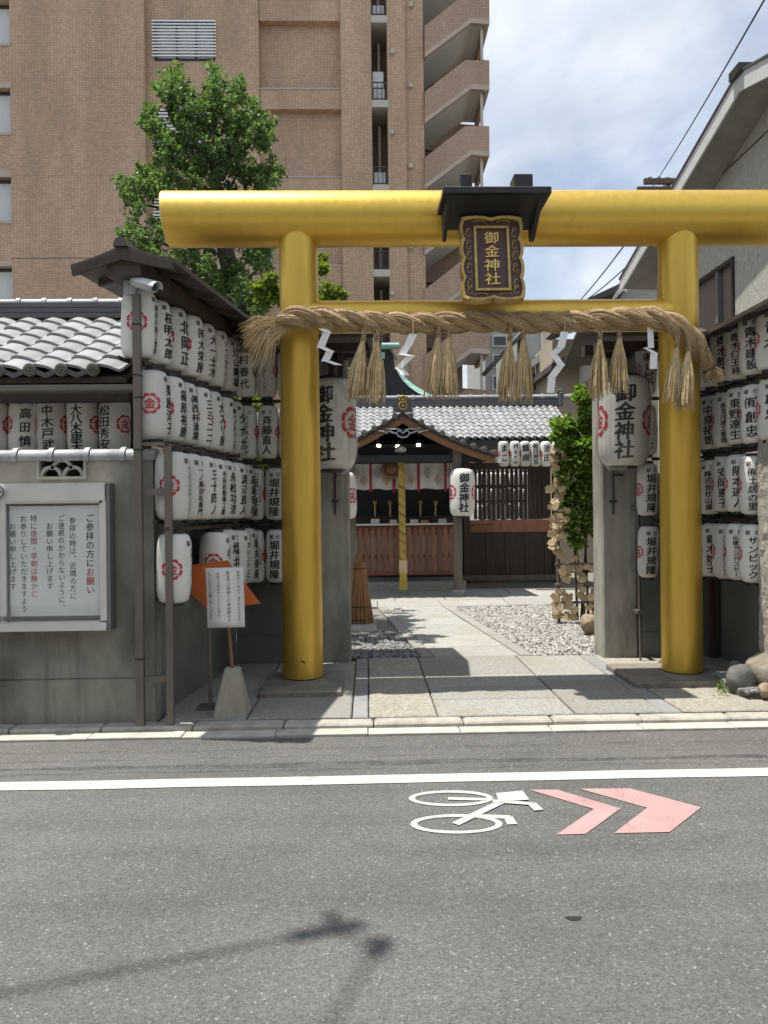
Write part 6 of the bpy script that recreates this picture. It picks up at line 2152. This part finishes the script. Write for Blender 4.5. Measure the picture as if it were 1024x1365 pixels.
for k in range(-2, 5):
    za, zb = Zp(133 + 113 * k), Zp(109 + 113 * k)
    if za < 0.6:
        continue
    sl = MB().box(s0, YA0 - 0.04, za - 0.26, s1 + 0.03, YA0 + 1.598, za - 0.02).build('balcony', M['soffit'], apt)
    mb = MB()
    mb.box(s0 + 0.02, YA0 - 0.02, zb - 0.03, s1, YA0 + 0.01, zb).box(s0 + 0.02, YA0 - 0.02, za + 0.02, s1, YA0 + 0.01, za + 0.05)
    for j in range(4):
        x = s0 + 0.03 + (s1 - s0 - 0.06) * j / 3
        mb.box(x - 0.012, YA0 - 0.018, za + 0.05, x + 0.012, YA0 + 0.008, zb - 0.03)
    mb.build('railing', M['win_frame'], sl)
    mb = MB(); mb.tube([(s0 + 0.27, YA0 + 0.9, za - 0.02), (s0 + 0.27, YA0 + 0.9, za + 2.4)], 0.05, 8); mb.build('drain_pipe', M['soffit'], sl, True)
    if k in (0, 1, -1):
        ac = MB().cbox(s0 + 0.05, YA0 + 0.3, za + 0.0, s0 + 0.46, YA0 + 0.6, za + 0.55, 0.02).build('air_conditioner', M['white_metal'], sl)
        if k == 0:
            MB().cbox(s0 + 0.03, YA0 + 0.32, za + 0.6, s0 + 0.42, YA0 + 0.62, za + 1.15, 0.02).build('air_conditioner', M['white_metal'], sl)
f0, f1, f2 = s1 + 0.002, X(541), X(566)
MB().box(f0, YA0 - 0.02, 0, f1, 34, TOPZ).build('pier', M['brick'], apt)
MB().box(f1 + 0.002, YA0 + 0.12, 0, f2, 34, TOPZ).build('pier', M['brick'], apt)
for k in range(-1, 4):
    for px, py, yy in ((523, 70, YA0 - 0.02), (547.5, 115, YA0 + 0.12)):
        q = P(px, py + 107 * k, yy)
        mb = MB(); mb.tube([(q.x, yy, q.z), (q.x, yy - 0.10, q.z), (q.x, yy - 0.1, q.z - 0.09)], [0.05, 0.075, 0.06], 10); mb.build('vent_cap', M['soffit'], apt, True)
# the outside staircase
MB().box(f2 + 0.004, YA0 + 2.6, 0, X(613, YA0 + 2.6), 34, TOPZ).build('stair_back_wall', M['brick_red'], apt)
for k in range(-3, 6):
    dy = 88 * k
    if Zp(252 + dy) < 0.3 or Zp(168 + dy) > TOPZ:
        continue
    par = [(566.3, 210), (620, 168), (652.5, 168), (652.5, 208), (628, 206), (566.3, 252)]
    mb = MB(); mb.prism([P(x, y + dy, YA0) for x, y in par], (0, 0.15, 0))
    pa_ = mb.build('stair_parapet', M['brick_red'], apt)
    mb = MB(); mb.prism([P(x, y + dy, YA0 - 0.02) for x, y in ((566.3, 246), (628, 199.5), (652.7, 201), (652.7, 208), (628, 206), (566.3, 252))], (0, 0.018, 0)); mb.build('parapet_band', M['band'], pa_)
    mb = MB(); mb.prism([P(x, y + dy, YA0 + 0.16) for x, y in ((566.3, 246), (628, 201), (652, 201), (652, 206), (628, 205), (566.3, 251))], (0, 2.3, 0)); mb.build('stair_flight', M['soffit'], pa_)
    a, b = P(641, 168 + dy, YA0 + 0.2), P(644, 120 + dy, YA0 + 0.2)
    MB().box(a.x, YA0 + 0.2, a.z, a.x + 0.09, YA0 + 0.29, b.z).build('stair_post', M['soffit'], pa_)
    q0, q1 = P(652.5, 208 + dy, YA0), P(652.5, 168 + dy, YA0)
    MB().box(q0.x - 0.14, YA0 + 0.152, q0.z, q0.x, YA0 + 2.6, q1.z - 0.02).build('side_parapet', M['brick_red'], pa_)
    mb = MB(); mb.prism([P(x, y + dy, YA0 + 2.44) for x, y in ((566.3, 175), (612, 165), (650, 168), (650, 200), (566.3, 200))], (0, 0.12, 0)); mb.build('rear_parapet', M['brick_red'], pa_)

# ================================================================== right hand house with the big eave
RX, RWX = 4.6, 5.08
pk = P(988, 100, RX * FPX / 499)
rp = lambda px, py: (lambda d: Vector((RX, d.y * RX / d.x, CAMZ + d.z * RX / d.x)))(ray(px, py))
pk, pf, pn = rp(988, 100), rp(836, 362), rp(1024, 80)
sf = (pk.z - pf.z) / (pf.y - pk.y); sn = (pk.z - pn.z) / (pk.y - pn.y)
yf, yn = pf.y + 0.3, 6.9
zf, zn = pk.z - sf * (yf - pk.y), pk.z - sn * (pk.y - yn)
rh = thing('stucco_house', (7, 10, 0), 'grey stucco house with a wide pale edged gable eave above the granite pillar', 'house')
for nm, y1, z1 in (('far', yf, zf), ('near', yn, zn)):
    mb = MB()
    mb.prism([(RX, pk.y, pk.z), (RX, y1, z1), (RX, y1, z1 - 0.14), (RX, pk.y, pk.z - 0.14)], (7, 0, 0))
    ob = mb.build('roof_slope', M['eave'], rh)
    mb = MB()
    mb.prism([(RX - 0.03, pk.y, pk.z + 0.02), (RX - 0.03, y1, z1 + 0.02), (RX - 0.03, y1, z1 - 0.20), (RX - 0.03, pk.y, pk.z - 0.20)], (0.028, 0, 0))
    mb.build('verge_board', M['fascia'], ob)
    mb = MB()
    mb.prism([(RX - 0.05, pk.y, pk.z + 0.05), (RX - 0.05, y1, z1 + 0.05), (RX - 0.05, y1, z1 + 0.022), (RX - 0.05, pk.y, pk.z + 0.022)], (7, 0, 0))
    mb.build('roof_sheet', M['tile_dark'], ob)
mb = MB(); mb.box(RX - 0.09, pk.y - 0.13, pk.z - 0.02, RX + 0.3, pk.y + 0.13, pk.z + 0.085); mb.build('ridge_cap', M['win_frame'], rh)
wp_ = lambda px, py: (lambda d: Vector((RWX, d.y * RWX / d.x, CAMZ + d.z * RWX / d.x)))(ray(px, py))
wa, wb = wp_(979.5, 341), wp_(927, 366)
wy0, wy1, wzt, wzb = wa.y, wp_(905, 366).y, wa.z, wa.z - 1.5
mb = MB()
zpk = pk.z - 0.15


def wallpoly(y0, y1, z0, zcap=None):
    tops = []
    for y in sorted({y0, y1} | ({pk.y} if y0 < pk.y < y1 else set())):
        zt = pk.z - 0.15 - (sf * (y - pk.y) if y > pk.y else sn * (pk.y - y))
        tops.append((RWX, y, min(zt, zcap) if zcap else zt))
    mb.prism([(RWX, y0, z0), (RWX, y1, z0)] + tops[::-1], (0.2, 0, 0))


wallpoly(yn + 0.3, wy0, 0.0)
wallpoly(wy1, yf - 0.4, 0.0)
wallpoly(wy0, wy1, wzt)
wallpoly(wy0, wy1, 0.0, wzb)
mb.box(RWX + 0.2, yn + 0.3, 0, 11, yf - 0.4, zn - 0.2)
mb.build('stucco_wall', M['stucco'], rh)
mb = MB()
mb.box(RWX - 0.012, yn + 0.35, zn + 0.15, RWX - 0.002, yf - 0.5, zn + 0.162)
mb.build('joint_bead', M['win_frame'], rh)
fo = MB().box(RWX - 0.03, wy0, wzt - 0.06, RWX + 0.1, wy1, wzt - 0.003).box(RWX - 0.03, wy0 + 0.003, wzb, RWX + 0.1, wy0 + 0.05, wzt - 0.06).box(RWX - 0.03, wy1 - 0.05, wzb, RWX + 0.1, wy1 - 0.003, wzt - 0.06).build('window', M['win_frame'], rh)
MB().box(RWX + 0.05, wy0 + 0.05, wzb, RWX + 0.06, wy1 - 0.05, wzt - 0.06).build('shutter', M['bronze_glass'], fo)
ym = wp_(957, 380).y
MB().box(RWX - 0.02, ym - 0.04, wzb, RWX + 0.045, ym + 0.04, wzt - 0.06).build('mullion', M['alu_dark'], fo)
mb = MB(); a, b = rp(838, 365), rp(822, 366)
mb.tube([(RX + 0.1, yf + 0.05, zf - 0.1), (RX + 6, yf + 0.05, zf - 0.1)], 0.07, 8)
mb.build('rain_gutter', M['fascia'], rh, True)
lh = thing('low_house', (5.6, 15.6, 0), 'low house with a dark roof slope beyond the stucco house eave', 'house')
YL = 15.6
mb = MB(); mb.prism([P(x, y, YL) for x, y in ((845, 368), (905, 362), (905, 480), (826, 480), (826, 398))], (0, 3, 0)); mb.build('wall', M['stucco'], lh)
mb = MB(); mb.prism([P(x, y, YL - 0.4) for x, y in ((783, 398), (826, 378), (838, 366), (842, 369), (832, 385), (792, 400))], (0, 3.6, 0)); mb.build('roof', M['copper'], lh)
mb = MB(); mb.prism([P(x, y, YL - 0.42) for x, y in ((838, 364), (862, 361), (862, 365), (841, 368), (822, 397), (817, 397))], (0, 0.02, 0)); mb.build('verge_board', M['fascia'], lh)

# ================================================================== utility pole and wires
YU = 24.0
up_ = thing('utility_pole', (P(890, 700, YU).x, YU, 0), 'utility pole whose rusty crossarms show above the golden beam', 'utility pole')
q = P(889, 238, YU)
mb = MB(); mb.tube([(q.x, YU, 0), (q.x, YU, q.z)], [0.17, 0.12], 14); mb.build('shaft', M['pole'], up_, True)
for (xa, xb, y0, y1) in ((858, 906, 239, 246), (849, 906, 250, 254)):
    a, b = P(xa, y1, YU - 0.2), P(xb, y0, YU - 0.2)
    MB().box(a.x, YU - 0.3, a.z, b.x + 0.7, YU - 0.18, b.z).build('crossarm', M['rust'], up_)
for px in (866, 878):
    q2 = P(px, 238, YU - 0.2)
    mb = MB(); mb.lathe([(0.03, -0.02), (0.06, 0.03), (0.04, 0.06), (0.06, 0.1), (0.02, 0.14)], (q2.x, YU - 0.24, P(px, 241, YU - 0.2).z), 10); mb.build('insulator', M['soffit'], up_, True)


def wire(pts, r, label):
    ps = [Vector(p) for p in pts]
    n = 24
    out = []
    for i in range(n + 1):
        f = i / n
        p = ps[0].lerp(ps[-1], f)
        out.append(p - Vector((0, 0, 4 * f * (1 - f) * (ps[0] - ps[-1]).length * 0.006)))
    mb = MB(); mb.tube(out, r, 6)
    return mb.build('power_line', M['cable'], None, True, label, 'power line', 'power lines')


a, b = P(868, 252, YU - 0.24), P(1014, -6, 9.0)
wire([a, b + (b - a) * 0.5], 0.013, 'black power line rising steeply from the crossarm past the stucco eave')
wire([P(836, 322, 21), P(770, 404, 31)], 0.022, 'black wire slanting down the sky between the plaque and the far pillar')
wire([P(874, 318, 16), P(778, 402, 30)], 0.018, 'thinner wire slanting down to the low house roof')
# cables over the road behind the camera's head; their shadows lie on the asphalt
opp = thing('unseen_opposite_front', (0, -7, 0), 'plain pale unseen street front added across the road from the shrine', 'building')
MB().box(-22, -12, 0, 22, -6.2, 7.4).build('wall', M['white_wall'], opp)  # unseen front added to block low sky and be mirrored in the gold
for i in range(14):
    for j in range(3):
        x = -20 + 3 * i
        MB().box(x, -6.19, 0.6 + 2 * j, x + 1.5, -6.12, 1.9 + 2 * j).build('window', M['dark_glass'], opp)
MB().add([(-60, -6.2, 0.12), (60, -6.2, 0.12), (60, -1.2, 0.12), (-60, -1.2, 0.12)], [(0, 1, 2, 3)]).build('opposite_pavement', M['kerb'], kind='structure')
dsp = lambda p, z: Vector((p.x - 0.27 * z, p.y + 0.025 * z, z))
zc_ = 8.5
A0, A1, A2 = dsp(G(0, 1325), zc_), dsp(G(440, 1240), zc_), dsp(G(505, 1262), zc_)
A3 = dsp(G(440, 1365), zc_)
d1 = (A0 - A1).normalized()
cb = thing('street_cable', A1, 'black cable with a splice box slung high across the road', 'cable')
mb = MB(); mb.tube([A1 + d1 * 18 + Vector((0, 0, 1.2)), A0, A1, A2], 0.013, 8); mb.build('cable_run', M['cable'], cb, True)
mb = MB(); mb.tube([A1 - d1 * 0.12, A1 + d1 * 0.14], [0.04, 0.04], 10); mb.tube([A1 + Vector((0.02, 0.02, 0)), A1 + Vector((-0.02, 0.13, 0.05))], 0.025, 6); mb.build('splice_box', M['rim'], cb, True)
d2 = (A3 - A2).normalized()
mb = MB(); mb.tube([A2, A3, A2 + d2 * 9.3 + Vector((0, 0, 0.4))], 0.010, 8); mb.tube([A2 - d2 * 0.06, A2 + d2 * 0.06], 0.045, 10); mb.build('service_drop', M['cable'], cb, True)

bpy.data.objects.remove(_to)
